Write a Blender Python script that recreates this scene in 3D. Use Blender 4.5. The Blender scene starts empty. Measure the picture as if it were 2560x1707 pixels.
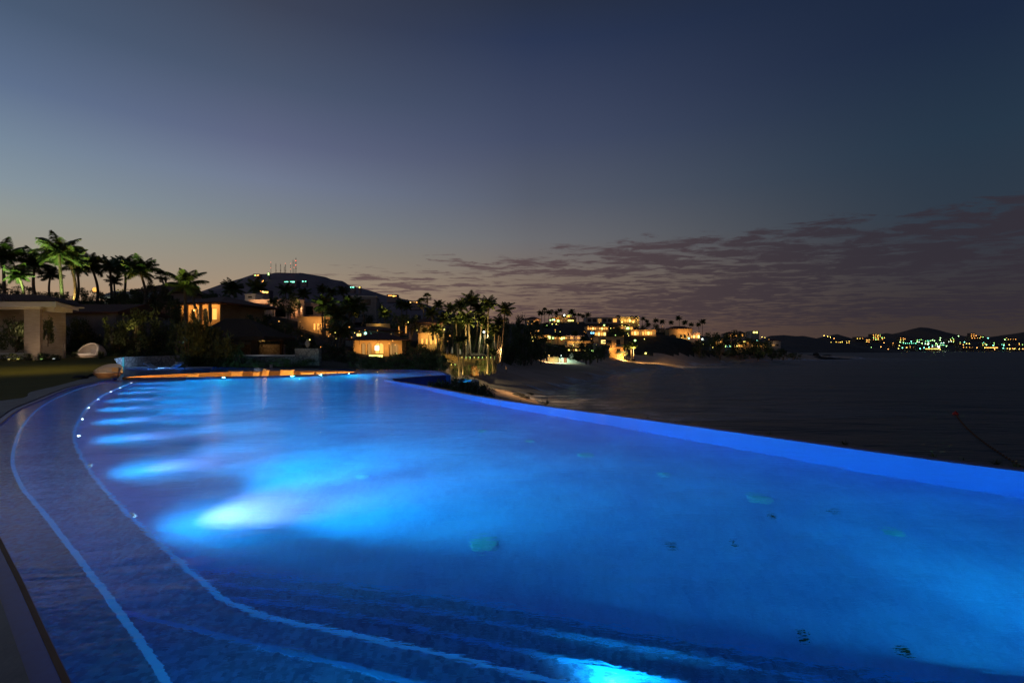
import bpy, bmesh, math, random
import numpy as np
from mathutils import Vector, Matrix
from mathutils.geometry import tessellate_polygon
random.seed(7)
R = math.radians
SC = bpy.context.scene
COL = SC.collection
# ------------------------------------------------------------ camera
CAMZ, HY, F = 9.0, 874.0, 1280.0          # eye height above the sea, horizon row, focal length (rows/px of a 2560 px wide frame)
cam = bpy.data.cameras.new('camera'); cam.lens = 18; cam.sensor_width = 36
cam.shift_y = (HY - 853.5) / 2560; cam.clip_start = .1; cam.clip_end = 60000
co = bpy.data.objects.new('camera', cam); COL.objects.link(co)
co.location = (0, 0, CAMZ); co.rotation_euler = (R(90), 0, 0); SC.camera = co
# ------------------------------------------------------------ exposure, render
vs = SC.view_settings; vs.view_transform = 'Standard'; vs.look = 'None'; vs.exposure = 0; vs.gamma = 1
SC.render.engine = 'CYCLES'
cy = SC.cycles
cy.use_denoising = True
try: cy.denoiser = 'OPENIMAGEDENOISE'
except Exception: pass
cy.max_bounces = 9; cy.diffuse_bounces = 3; cy.glossy_bounces = 4; cy.transmission_bounces = 5; cy.transparent_max_bounces = 6
cy.sample_clamp_indirect = 120; cy.caustics_reflective = True; cy.caustics_refractive = True; cy.blur_glossy = 1.0
cy.use_adaptive_sampling = True; cy.adaptive_threshold = .02
def lin(r, g, b):
    f = lambda c: ((c/255+.055)/1.055)**2.4 if c > 10.3 else c/255/12.92
    return (f(r), f(g), f(b), 1)
# ------------------------------------------------------------ dusk sky
def build_world():
    w = bpy.data.worlds.new('World'); SC.world = w; w.use_nodes = True
    nt = w.node_tree; N, L = nt.nodes, nt.links; N.clear()
    def nd(t, **k):
        n = N.new(t)
        for a, v in k.items(): setattr(n, a, v)
        return n
    def math_(op, a, b=None, c=None, clamp=False):
        n = nd('ShaderNodeMath', operation=op, use_clamp=clamp)
        for i, v in enumerate((a, b, c)):
            if v is None: continue
            if isinstance(v, (int, float)): n.inputs[i].default_value = v
            else: L.new(v, n.inputs[i])
        return n.outputs[0]
    def mixc(f, a, b, mode='MIX'):
        n = nd('ShaderNodeMix', data_type='RGBA', blend_type=mode)
        for s, v in ((n.inputs[0], f), (n.inputs[6], a), (n.inputs[7], b)):
            if isinstance(v, (int, float)): s.default_value = v
            elif isinstance(v, tuple): s.default_value = v
            else: L.new(v, s)
        return n.outputs[2]
    tc = nd('ShaderNodeTexCoord'); sp = nd('ShaderNodeSeparateXYZ'); L.new(tc.outputs['Generated'], sp.inputs[0])
    x, y, z = sp.outputs
    rxy = math_('SQRT', math_('ADD', math_('MULTIPLY', x, x), math_('MULTIPLY', y, y)))
    v = math_('DIVIDE', z, math_('MAXIMUM', rxy, .02))           # tangent of the elevation
    az = math_('ARCTAN2', x, y)                                   # 0 straight ahead, + to the right
    def ramp(stops):
        n = nd('ShaderNodeValToRGB'); e = n.color_ramp.elements; n.color_ramp.interpolation = 'EASE' if 0 else 'LINEAR'
        stops = sorted(stops)
        while len(e) < len(stops): e.new(.5)
        for el, (p, c) in zip(e, stops): el.position = p; el.color = lin(*c)
        L.new(v, n.inputs[0]); return n.outputs[0]
    left = ramp([(0, (182,134,98)), (.06, (178,141,108)), (.096, (164,142,118)), (.151, (153,149,137)), (.19, (145,151,147)), (.234, (131,146,157)), (.289, (117,135,154)), (.372, (93,111,140)), (.483, (72,89,114)), (.8, (45,55,75))])
    lmid = ramp([(0, (188,132,94)), (.05, (178,138,106)), (.12, (158,139,118)), (.175, (141,136,124)), (.227, (124,131,136)), (.297, (112,122,144)), (.368, (94,102,130)), (.473, (74,86,110)), (.614, (60,67,86)), (.9, (42,48,66))])
    mid = ramp([(0, (112,82,72)), (.034, (116,88,76)), (.136, (126,110,98)), (.214, (108,108,112)), (.292, (88,94,109)), (.41, (68,77,103)), (.605, (43,55,84)), (.683, (40,49,70)), (.9, (32,40,60))])
    right = ramp([(0, (64,54,50)), (.05, (58,51,52)), (.13, (54,54,62)), (.207, (45,57,71)), (.317, (37,54,72)), (.483, (27,41,65)), (.8, (22,32,52))])
    def sstep(val, a, b):
        n = nd('ShaderNodeMapRange', interpolation_type='SMOOTHSTEP')
        L.new(val, n.inputs[0]); n.inputs[1].default_value = a; n.inputs[2].default_value = b
        return n.outputs[0]
    def lstep(val, a, b):
        n = nd('ShaderNodeMapRange'); L.new(val, n.inputs[0]); n.inputs[1].default_value = a; n.inputs[2].default_value = b
        return n.outputs[0]
    c = mixc(lstep(az, R(-45), R(-26)), left, lmid)
    c = mixc(lstep(az, R(-26), R(2)), c, mid)
    c = mixc(sstep(az, R(-6), R(44)), c, right)
    # altocumulus: noise on a flat layer overhead, seen in perspective
    vz = math_('ADD', math_('MAXIMUM', v, 0), .018)
    cx = nd('ShaderNodeCombineXYZ')
    L.new(math_('DIVIDE', math_('DIVIDE', x, rxy), vz), cx.inputs[0]); L.new(math_('DIVIDE', math_('DIVIDE', y, rxy), vz), cx.inputs[1]); cx.inputs[2].default_value = 3.7
    def noise(vec, s, det, rough, dist=0):
        n = nd('ShaderNodeTexNoise'); L.new(vec, n.inputs['Vector']); n.inputs['Scale'].default_value = s
        n.inputs['Detail'].default_value = det; n.inputs['Roughness'].default_value = rough; n.inputs['Distortion'].default_value = dist
        return n.outputs[0]
    mp = nd('ShaderNodeMapping'); L.new(cx.outputs[0], mp.inputs[0]); mp.inputs['Rotation'].default_value = (0, 0, R(12)); mp.inputs['Scale'].default_value = (.8, 1.15, 1)
    n1 = noise(mp.outputs[0], 2.9, 10, .66, .35); n2 = noise(mp.outputs[0], .33, 3, .5)
    # coverage rises to the right and towards the horizon
    top = math_('ADD', .17, math_('MULTIPLY', .055, sstep(az, R(-25), R(25))))
    hi = nd('ShaderNodeMapRange', interpolation_type='SMOOTHSTEP'); L.new(math_('SUBTRACT', top, v), hi.inputs[0]); hi.inputs[1].default_value = -.04; hi.inputs[2].default_value = .045
    lo = sstep(v, .012, .055)
    azf = sstep(az, R(-30), R(-16))
    amount = math_('MULTIPLY', math_('MULTIPLY', hi.outputs[0], azf), math_('ADD', math_('MULTIPLY', lo, .75), .25))
    bias = math_('ADD', math_('MULTIPLY', sstep(az, R(-4), R(24)), .06), .025)
    val = math_('ADD', math_('ADD', n1, math_('MULTIPLY', math_('SUBTRACT', n2, .5), .5)), bias)
    thr = math_('SUBTRACT', .86, math_('MULTIPLY', amount, .36))
    m = nd('ShaderNodeMapRange', interpolation_type='SMOOTHSTEP'); L.new(math_('SUBTRACT', val, thr), m.inputs[0]); m.inputs[1].default_value = -.01; m.inputs[2].default_value = .13
    cc = mixc(sstep(az, R(-20), R(40)), lin(92,70,72), lin(50,45,54))
    mask = math_('MULTIPLY', m.outputs[0], .88)
    c = mixc(mask, c, cc)
    # a faint physical twilight term
    sky = nd('ShaderNodeTexSky', sky_type='NISHITA'); sky.sun_disc = False; sky.sun_elevation = R(-4); sky.sun_rotation = R(-38)
    c = mixc(.05, c, sky.outputs[0], 'ADD')
    bg = nd('ShaderNodeBackground'); L.new(c, bg.inputs[0]); bg.inputs[1].default_value = 1.0
    out = nd('ShaderNodeOutputWorld'); L.new(bg.outputs[0], out.inputs[0])
build_world()
# the sun is under the horizon: only its last glow, from the bright left part of the sky
sd = bpy.data.lights.new('dusk_glow', 'SUN'); sd.energy = .05; sd.angle = R(30); sd.color = (1, .72, .5)
so = bpy.data.objects.new('dusk_glow', sd); COL.objects.link(so)
so.rotation_euler = Vector((-.62, .78, .10)).to_track_quat('Z', 'Y').to_euler()
# ------------------------------------------------------------ coordinates
def P(px, py, Y): return Vector(((px-1280)/F*Y, Y, CAMZ - (py-HY)/F*Y))
def G(px, py, z):                          # the point of the level z seen at a pixel
    Y = (CAMZ-z)*F/(py-HY); return Vector(((px-1280)/F*Y, Y, z))
WZ = 7.5                                   # pool water level
def GW(px, py, z):                         # the same below the pool's surface, with the refraction of the ray
    d = Vector(((px-1280)/F, 1, -(py-HY)/F)).normalized(); n = Vector((0,0,1))
    p = Vector((0,0,CAMZ)) + d*((WZ-CAMZ)/d.z)
    r = 1/1.33; c = -d.dot(n); t = d*r + n*(r*c - math.sqrt(1-r*r*(1-c*c)))
    return p + t*((z-WZ)/t.z)
# ------------------------------------------------------------ mesh helpers
class MB:
    def __init__(s): s.v, s.f = [], []
    def add(s, vs, fs):
        o = len(s.v); s.v += [tuple(v) for v in vs]; s.f += [tuple(i+o for i in f) for f in fs]; return s
    def box(s, x0, x1, y0, y1, z0, z1, rz=0, c=None):
        p = [(x, y, z) for x in (x0, x1) for y in (y0, y1) for z in (z0, z1)]
        if rz:
            c = c or ((x0+x1)/2, (y0+y1)/2); cs, sn = math.cos(rz), math.sin(rz)
            p = [(c[0]+(x-c[0])*cs-(y-c[1])*sn, c[1]+(x-c[0])*sn+(y-c[1])*cs, z) for x, y, z in p]
        return s.add(p, [(0,1,3,2),(4,6,7,5),(0,4,5,1),(2,3,7,6),(0,2,6,4),(1,5,7,3)])
    def tube(s, path, rad, n=8, cap=True):
        path = [Vector(p) for p in path]; m = len(path); vs = []
        if isinstance(rad, (int, float)): rad = [rad]*m
        for i, p in enumerate(path):
            t = (path[min(i+1, m-1)] - path[max(i-1, 0)]).normalized()
            a = t.cross(Vector((0,0,1)));
            if a.length < .05: a = t.cross(Vector((1,0,0)))
            a.normalize(); b = t.cross(a)
            vs += [p + (a*math.cos(2*math.pi*k/n) + b*math.sin(2*math.pi*k/n))*rad[i] for k in range(n)]
        fs = [(i*n+k, i*n+(k+1) % n, (i+1)*n+(k+1) % n, (i+1)*n+k) for i in range(m-1) for k in range(n)]
        if cap: fs += [tuple(range(n))[::-1], tuple((m-1)*n+k for k in range(n))]
        return s.add(vs, fs)
    def prism(s, pts, z0, z1):              # pts: outline in plan, triangulated top and bottom
        n = len(pts); p3 = [Vector((p[0], p[1], 0)) for p in pts]
        tri = tessellate_polygon([p3])
        vs = [(p.x, p.y, z0) for p in p3] + [(p.x, p.y, z1) for p in p3]
        area = sum(p3[i].x*p3[(i+1)%n].y-p3[(i+1)%n].x*p3[i].y for i in range(n))
        fs = []
        for a, b, c in tri:
            w = (p3[b]-p3[a]).cross(p3[c]-p3[a]).z
            t = (a, b, c) if w > 0 else (a, c, b)
            fs += [tuple(i+n for i in t), t[::-1]]
        for i in range(n):
            j = (i+1) % n
            fs.append((i, j, j+n, i+n) if area > 0 else (j, i, i+n, j+n))
        return s.add(vs, fs)
    def lathe(s, prof, c=(0,0,0), n=16, cap=True):
        vs = [(c[0]+r*math.cos(2*math.pi*k/n), c[1]+r*math.sin(2*math.pi*k/n), c[2]+z) for r, z in prof for k in range(n)]
        fs = [(i*n+k, i*n+(k+1) % n, (i+1)*n+(k+1) % n, (i+1)*n+k) for i in range(len(prof)-1) for k in range(n)]
        if cap: fs += [tuple(range(n))[::-1], tuple((len(prof)-1)*n+k for k in range(n))]
        return s.add(vs, fs)
    def mesh(s, name, m=None, smooth=False):
        me = bpy.data.meshes.new(name); me.from_pydata(s.v, [], s.f)
        if m: me.materials.append(m)
        if smooth: me.polygons.foreach_set('use_smooth', [True]*len(me.polygons))
        me.update(); return me
    def build(s, name, m=None, parent=None, smooth=False, loc=None, rot=None):
        return link(name, s.mesh(name, m, smooth), parent, loc, rot)
def link(name, data, parent=None, loc=None, rot=None, scale=None):
    o = bpy.data.objects.new(name, data); COL.objects.link(o)
    if parent: o.parent = parent
    if loc is not None: o.location = loc
    if rot is not None: o.rotation_euler = rot
    if scale is not None: o.scale = scale
    return o
def tag(o, label=None, cat=None, group=None, kind=None):
    if label: o['label'] = label
    if cat: o['category'] = cat
    if group: o['group'] = group
    if kind: o['kind'] = kind
    return o
def thing(name, label, cat, loc=(0,0,0), rz=0, group=None):
    o = link(name, None, None, loc, (0,0,rz)); o.empty_display_size = .3
    return tag(o, label, cat, group)
def st(o, kind='structure'): o['kind'] = kind; return o
def lamp(name, kind, loc, power, color, parent=None, size=.1, aim=None, cone=90, blend=.6):
    d = bpy.data.lights.new(name, kind); d.energy = power; d.color = color
    d.shadow_soft_size = size
    if kind == 'SPOT': d.spot_size = R(cone); d.spot_blend = blend
    o = link(name, d, parent, loc)
    if aim is not None: o.rotation_euler = (-Vector(aim)).to_track_quat('Z', 'Y').to_euler()
    return o
def spline(pts, k=6, closed=False):
    pts = [Vector(p) for p in pts]; n = len(pts); out = []
    g = (lambda i: pts[i % n]) if closed else (lambda i: pts[max(0, min(n-1, i))])
    for i in range(n if closed else n-1):
        a, b, c, d = g(i-1), g(i), g(i+1), g(i+2)
        for j in range(k):
            t = j/k
            out.append(.5*((2*b) + (c-a)*t + (2*a-5*b+4*c-d)*t*t + (3*b-a-3*c+d)*t**3))
    if not closed: out.append(pts[-1])
    return out
# ------------------------------------------------------------ materials
MATS = {}
def mat(name, c1, c2=None, scale=3, rough=.8, bump=0, bscale=None, emit=None, estr=1, metal=0, spec=.3, tex='noise', objvar=0, stretch=None, coat=0, sample=True):
    if name in MATS: return MATS[name]
    m = bpy.data.materials.new(name); m.use_nodes = True; nt = m.node_tree; N, L = nt.nodes, nt.links
    b = N['Principled BSDF']; b.inputs['Roughness'].default_value = rough; b.inputs['Metallic'].default_value = metal
    b.inputs['Specular IOR Level'].default_value = spec; b.inputs['Coat Weight'].default_value = coat
    c1 = tuple(c1)+(1,); c2 = tuple(c2)+(1,) if c2 else tuple(c*.75 for c in c1[:3])+(1,)
    tc = N.new('ShaderNodeTexCoord'); vec = tc.outputs['Object']
    if stretch:
        mp = N.new('ShaderNodeMapping'); L.new(vec, mp.inputs[0]); mp.inputs['Scale'].default_value = stretch; vec = mp.outputs[0]
    if tex == 'voronoi':
        t = N.new('ShaderNodeTexVoronoi'); t.feature = 'DISTANCE_TO_EDGE'; t.inputs['Scale'].default_value = scale; L.new(vec, t.inputs['Vector'])
        rp = N.new('ShaderNodeMapRange'); L.new(t.outputs['Distance'], rp.inputs[0]); rp.inputs[2].default_value = .09; fac = rp.outputs[0]
        n2 = N.new('ShaderNodeTexNoise'); n2.inputs['Scale'].default_value = scale*1.7; L.new(vec, n2.inputs['Vector'])
        mu = N.new('ShaderNodeMath'); mu.operation = 'MULTIPLY'; L.new(fac, mu.inputs[0]); L.new(n2.outputs[0], mu.inputs[1]); fac = mu.outputs[0]
        sc_ = N.new('ShaderNodeMath'); sc_.operation = 'MULTIPLY'; sc_.inputs[1].default_value = 1.5; sc_.use_clamp = True; L.new(fac, sc_.inputs[0]); fac = sc_.outputs[0]
    else:
        t = N.new('ShaderNodeTexNoise'); t.inputs['Scale'].default_value = scale; t.inputs['Detail'].default_value = 5; t.inputs['Roughness'].default_value = .65; L.new(vec, t.inputs['Vector'])
        rp = N.new('ShaderNodeMapRange'); L.new(t.outputs[0], rp.inputs[0]); rp.inputs[1].default_value = .32; rp.inputs[2].default_value = .68; fac = rp.outputs[0]
    mx = N.new('ShaderNodeMix'); mx.data_type = 'RGBA'; mx.inputs[6].default_value = c2; mx.inputs[7].default_value = c1; L.new(fac, mx.inputs[0]); colr = mx.outputs[2]
    if objvar:
        oi = N.new('ShaderNodeObjectInfo'); hs = N.new('ShaderNodeHueSaturation'); L.new(colr, hs.inputs['Color'])
        r1 = N.new('ShaderNodeMapRange'); L.new(oi.outputs['Random'], r1.inputs[0]); r1.inputs[3].default_value = 1-objvar; r1.inputs[4].default_value = 1+objvar; L.new(r1.outputs[0], hs.inputs['Value'])
        colr = hs.outputs[0]
    L.new(colr, b.inputs['Base Color'])
    if bump:
        bt = N.new('ShaderNodeTexNoise'); bt.inputs['Scale'].default_value = bscale or scale*4; bt.inputs['Detail'].default_value = 4; L.new(vec, bt.inputs['Vector'])
        bp = N.new('ShaderNodeBump'); bp.inputs['Strength'].default_value = bump; bp.inputs['Distance'].default_value = .05
        L.new(fac if tex == 'voronoi' else bt.outputs[0], bp.inputs['Height']); L.new(bp.outputs[0], b.inputs['Normal'])
    if emit:
        b.inputs['Emission Color'].default_value = tuple(emit)+(1,); b.inputs['Emission Strength'].default_value = estr
        if not sample: m.cycles.emission_sampling = 'NONE'
    MATS[name] = m; return m
def glow(name, c, s, sample=False): return mat(name, (.1,.1,.1), emit=c, estr=s, sample=sample)
plaster = mat('plaster', (.62,.55,.46), (.50,.43,.35), 1.2, .9, .25)
pinkpl = mat('pink_plaster', (.58,.42,.36), (.46,.33,.28), .8, .9, .2)
ochrepl = mat('ochre_plaster', (.55,.38,.2), (.42,.28,.14), .8, .9, .2)
greypl = mat('grey_plaster', (.3,.27,.26), (.2,.18,.18), .8, .9, .2)
whitepl = mat('white_plaster', (.72,.68,.62), (.6,.56,.5), .7, .85, .15)
travertine = mat('travertine', (.5,.42,.33), (.33,.27,.21), 1.6, .85, .3, stretch=(1,1,9))
concrete = mat('concrete', (.36,.33,.31), (.22,.2,.2), 1.1, .75, .15, 30)
stone = mat('rubble_stone', (.27,.25,.25), (.09,.085,.09), 2.4, .9, .5, tex='voronoi')
flagst = mat('flagstone', (.62,.6,.6), (.16,.15,.16), 1.5, .8, .3, tex='voronoi')
rooftile = mat('roof_tile', (.16,.07,.05), (.07,.035,.03), 2.5, .85, .3, stretch=(3,1,1))
thatch = mat('thatch', (.085,.065,.05), (.03,.025,.02), 6, 1, .8, 40, stretch=(4,4,.7))
darkwood = mat('dark_wood', (.06,.035,.02), (.03,.018,.01), 5, .7, .2, stretch=(1,1,.2))
darkmetal = mat('dark_metal', (.03,.03,.035), rough=.5, metal=.6)
bark = mat('palm_bark', (.2,.16,.12), (.1,.08,.06), 3, .95, .6, 9, stretch=(1,1,6))
frond = mat('frond', (.085,.115,.03), (.05,.075,.02), 2, .6, objvar=.35)
leaf = mat('leaf', (.095,.125,.045), (.045,.065,.024), 2, .6, objvar=.4)
dryleaf = mat('dry_leaf', (.12,.09,.04), (.07,.05,.03), 2, .8)
glassd = mat('dark_glass', (.02,.025,.03), rough=.08, spec=.6)
soil = mat('soil', (.05,.045,.035), (.022,.022,.016), .35, 1, .6, 3)
sandm = mat('sand', (.55,.37,.28), (.40,.27,.2), .12, .95, .6, 1.6)
wicker = mat('wicker', (.42,.33,.25), (.2,.15,.11), 22, .8, .5, 60)
canvas = mat('canvas', (.55,.5,.45), (.45,.41,.37), 5, .9, .2, 60)
amberfab = mat('amber_fabric', (.62,.42,.22), (.52,.35,.18), 6, .95, .2, 60)
lit_w = glow('lit_warm', (1,.62,.16), 3.0); lit_o = glow('lit_orange', (1,.42,.08), 1.6); lit_y = glow('lit_yellow', (1,.85,.18), 3.5)
lit_g = glow('lit_green', (.55,1,.25), 3.5); lit_c = glow('lit_cyan', (.35,1,.8), 3.5); lit_wh = glow('lit_white', (.85,1,.9), 4); lit_b = glow('lit_blue', (.2,.65,1), 3)
lit_dim = glow('lit_dim', (1,.5,.14), .35); lit_red = glow('lit_red', (1,.12,.06), 4)
FIN = dict(y=lit_y, o=lit_o, w=lit_w, g=lit_g, c=lit_c, h=lit_wh, b=lit_b, d=lit_dim, r=lit_red)
# ============================================================ LAND
shore_px = [(1339,999),(1368,980),(1416,967),(1454,953),(1519,940),(1555,930),(1640,922),(1700,918.5),(1726,915),(1812,907),(1870,902.5),(1927,900),(2010,899.6)]
shore = [(60,-60),(34,-20),(25,0),(17,15),(14,30),(11,50),(8,70)] + [tuple(G(a, b, .15)[:2]) for a, b in shore_px]
shore += [(330,505),(372,545),(365,640),(300,760),(300,1000)]
SH = np.array([p[:2] for p in spline([(a,b,0) for a, b in shore], 5)])
def sdist(X, Y):                             # + inland (left of the line's direction), - at sea
    best = np.full(X.shape, 1e9); sg = np.ones(X.shape)
    for i in range(len(SH)-1):
        a, b = SH[i], SH[i+1]; d = b-a
        t = np.clip(((X-a[0])*d[0]+(Y-a[1])*d[1])/(d@d), 0, 1)
        qx, qy = a[0]+t*d[0]-X, a[1]+t*d[1]-Y; dist = np.hypot(qx, qy)
        cr = d[0]*(Y-a[1])-d[1]*(X-a[0])
        m = dist < best-1e-9; best = np.where(m, dist, best); sg = np.where(m, np.sign(cr), sg)
    return best*sg
ctrl = [(-60,60,9),(-40,55,8.5),(-30,50,8),(-20,50,7.8),(-12,46,7.2),(-7,44,6.6),(-3,38,5.6),(-3,30,4.6),(8,8,3),(4,14,3),(-1,22,3.6),(-60,20,8),(-30,20,6),(-10,5,5),(0,-20,5),(-60,-20,8),
 (-60,90,12),(-45,80,12),(-37,90,10),(-31,82,7.8),(-26,88,7.3),(-33,100,9.2),(-70,130,17.6),(-60,130,17),(-45,125,13),(-27,100,7.9),(-23,120,10.3),(-15,100,7.4),(-10,100,6.6),(-8.5,95,4.9),(-1.2,100,4.4),(-2.7,130,4.6),(-7,110,6),
 (-3,80,2.4),(0,60,2.4),(-6,70,4),(-14,70,6.4),
 (4,170,4.3),(13.7,200,4),(28,200,3.4),(56,262,3.9),(72,290,4),(131,400,5.1),(217,480,4),(290,520,1.8),
 (0,190,8),(10,250,7),(5,300,15),(20,330,20),(40,400,30),(83,380,28),(54,330,15.5),(23,300,13.5),(30,262,9),(60,290,8),(82,330,17),(121,360,15.5),(100,400,21),(154,380,11),(160,430,16),(218,450,12),(255,480,6),(240,560,12),
 (-15,150,10),(-100,200,22),(-150,200,26),(-50,250,24),(0,400,28),(-200,400,40),(100,520,27),(200,620,14),(-250,150,25),(-150,60,12),(-300,600,45),(0,700,35),(280,600,6)]
C = np.array(ctrl, float); n = len(C)
U = lambda r2: np.where(r2 > 0, r2*np.log(r2+1e-12), 0)
S = 50.0; A = C[:, :2]/S
K = U(((A[:,None]-A[None])**2).sum(-1)) + np.eye(n)*.02
M_ = np.block([[K, np.ones((n,1)), A], [np.ones((1,n)), np.zeros((1,3))], [A.T, np.zeros((2,3))]])
sol = np.linalg.solve(M_, np.r_[C[:,2], 0, 0, 0])
rng = np.random.RandomState(3)
def vnoise(X, Y, s, seed=0):
    r = np.random.RandomState(seed); T = r.rand(64, 64)
    x, y = X/s+1000, Y/s+1000; xi, yi = np.floor(x).astype(int), np.floor(y).astype(int); fx, fy = x-xi, y-yi
    fx, fy = fx*fx*(3-2*fx), fy*fy*(3-2*fy); g = lambda a, b: T[a % 64, b % 64]
    return (g(xi,yi)*(1-fx)+g(xi+1,yi)*fx)*(1-fy)+(g(xi,yi+1)*(1-fx)+g(xi+1,yi+1)*fx)*fy-.5
def land_z(X, Y):
    X, Y = np.asarray(X, float), np.asarray(Y, float); shp = X.shape; x, y = X.ravel(), Y.ravel()
    q = np.stack([x, y], 1)/S
    z = U(((q[:,None]-A[None])**2).sum(-1)) @ sol[:n] + sol[n] + q @ sol[n+1:]
    z = np.clip(z, 1.5, 46); d = sdist(x, y)
    beach = np.where(d > 0, 3.4*(1-np.exp(-d/13))+d*.02, d*.12)
    w = np.clip((d-3)/np.where(y < 75, 14, 22), 0, 1); w = w*w*(3-2*w)
    z = beach*(1-w)+np.maximum(z, .3)*w
    z = z + vnoise(x, y, 14, 1)*np.clip(z/8, 0, 1)*1.2 + vnoise(x, y, 4, 2)*.22
    return z.reshape(shp)
# ---- pool outlines (needed to cut the ground away under the pool)
leftpx = [(285,950),(250,955),(180,970),(100,1003),(48,1026),(0,1064)]
edgeL = [G(a, b, WZ) for a, b in leftpx] + [Vector((-8.9,8.55,WZ)), Vector((-6.4,6.05,WZ))] + [G(a, b, WZ) for a, b in [(0,1345),(55,1452),(111.5,1572),(176,1707)]] + [Vector((-1.1,1.55,WZ)), Vector((1.2,-.25,WZ)), Vector((4.5,-1.7,WZ)), Vector((9,-2.6,WZ))]
edgeL = spline(edgeL, 5)
edgeR = spline([Vector((13,-1.0,WZ)), Vector((10.2,2.2,WZ))] + [G(a, b, WZ) for a, b in [(2560,1170),(2177,1121),(1633,1047),(1250,996),(1077,965),(1010,954.5)]] + [G(974,947.6,WZ)], 5)
edgeN = spline([G(974,947.6,WZ)+Vector((.05,.3,0))]+[G(a, b, WZ) for a, b in [(1000,945.5),(1037,942),(1077,939.6),(1112,937.3)]], 4)
edgeT = spline([G(a, b, WZ) for a, b in [(1122,936.6),(1122,934.6),(1110,930),(1093,926.4),(1037,924),(920,923),(800,922.2),(680,920),(560,917.8),(500,916.8),(412,915.9),(304,917.2)]], 4)
edgeF = [G(304,919,WZ), G(299,930,WZ), G(298,938,WZ), G(292,946,WZ)]
infinity = [p.copy() for p in edgeR + edgeN + edgeT]
outline = edgeL + infinity + edgeF            # runs: down the left deck, round the near end, out along the infinity edge, the lobe, back along the far side
PO = np.array([[p.x, p.y] for p in outline])
def inside(X, Y, poly):
    x, y = X.ravel(), Y.ravel(); c = np.zeros(x.shape, bool); j = len(poly)-1
    for i in range(len(poly)):
        xi, yi, xj, yj = *poly[i], *poly[j]
        if yi != yj: c ^= ((yi > y) != (yj > y)) & (x < (xj-xi)*(y-yi)/(yj-yi)+xi)
        j = i
    return c.reshape(X.shape)
def near_poly(X, Y, poly, r):
    b = np.full(X.shape, 1e9)
    for i in range(len(poly)):
        a, c = poly[i], poly[(i+1) % len(poly)]; d = c-a; t = np.clip(((X-a[0])*d[0]+(Y-a[1])*d[1])/max(d@d,1e-9), 0, 1)
        b = np.minimum(b, np.hypot(a[0]+t*d[0]-X, a[1]+t*d[1]-Y))
    return b < r
# ---- one sheet of ground in fan-shaped rows, split into beach and hillside
us = np.linspace(-2.3, 2.0, 430); ys = np.r_[np.linspace(-40, 12, 20)[:-1], np.geomspace(12, 1100, 250)]
UU, YY = np.meshgrid(us, ys); XX = UU*np.maximum(YY, 26)
Z = land_z(XX, YY)
D_ = sdist(XX, YY)
carve = inside(XX, YY, PO) | near_poly(XX, YY, PO, 2.2)
Z = np.where(carve & (YY < 60), np.minimum(Z, 4.6), Z)
nx = len(us)
vs_ = [(float(a), float(b), float(c)) for a, b, c in zip(XX.ravel(), YY.ravel(), Z.ravel())]
sandy = (D_ < np.where(YY < 95, 11+np.clip(YY-70,0,25)*.3, np.clip(30+.26*(YY-95), 0, 62))) & (YY > 62) & (Z < 5.6+vnoise(XX, YY, 9, 5)*.8)
fa, fb = [], []
for i in range(len(ys)-1):
    for j in range(nx-1):
        if Z[i:i+2, j:j+2].max() < -5: continue
        f = (i*nx+j, i*nx+j+1, (i+1)*nx+j+1, (i+1)*nx+j)
        (fa if sandy[i, j] else fb).append(f)
def grid_obj(name, faces, m):
    used = sorted({i for f in faces for i in f}); mp = {u: k for k, u in enumerate(used)}
    b = MB(); b.add([vs_[u] for u in used], [tuple(mp[i] for i in f) for f in faces]); return st(b.build(name, m, smooth=True))
grid_obj('beach', fa, sandm); grid_obj('hillside', fb, soil)
def gz(x, y): return float(land_z(np.array([x]), np.array([y]))[0])
# ============================================================ SEA
def sea_material():
    m = bpy.data.materials.new('sea_water'); m.use_nodes = True; N, L = m.node_tree.nodes, m.node_tree.links; b = N['Principled BSDF']
    b.inputs['Base Color'].default_value = (.003,.006,.012,1); b.inputs['Roughness'].default_value = .36; b.inputs['IOR'].default_value = 1.27
    tc = N.new('ShaderNodeTexCoord'); prev = None
    for s, d, st_, sx in ((.55,1,.5,.55), (.12,2.5,.6,.5), (.02,9,.5,.4)):
        mp = N.new('ShaderNodeMapping'); mp.inputs['Scale'].default_value = (sx,1.4,1); mp.inputs['Rotation'].default_value = (0,0,R(-14)); L.new(tc.outputs['Object'], mp.inputs[0])
        t = N.new('ShaderNodeTexNoise'); t.inputs['Scale'].default_value = s; t.inputs['Detail'].default_value = 5; L.new(mp.outputs[0], t.inputs['Vector'])
        bp = N.new('ShaderNodeBump'); bp.inputs['Distance'].default_value = d*.55; bp.inputs['Strength'].default_value = st_; L.new(t.outputs[0], bp.inputs['Height'])
        if prev: L.new(prev.outputs[0], bp.inputs['Normal'])
        prev = bp
    L.new(prev.outputs[0], b.inputs['Normal']); return m
seam = sea_material()
b = MB(); b.add([(-9000,-3000,0),(9000,-3000,0),(20000,15000,0),(-20000,15000,0)], [(0,1,2,3)]); st(b.build('sea', seam))
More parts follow.
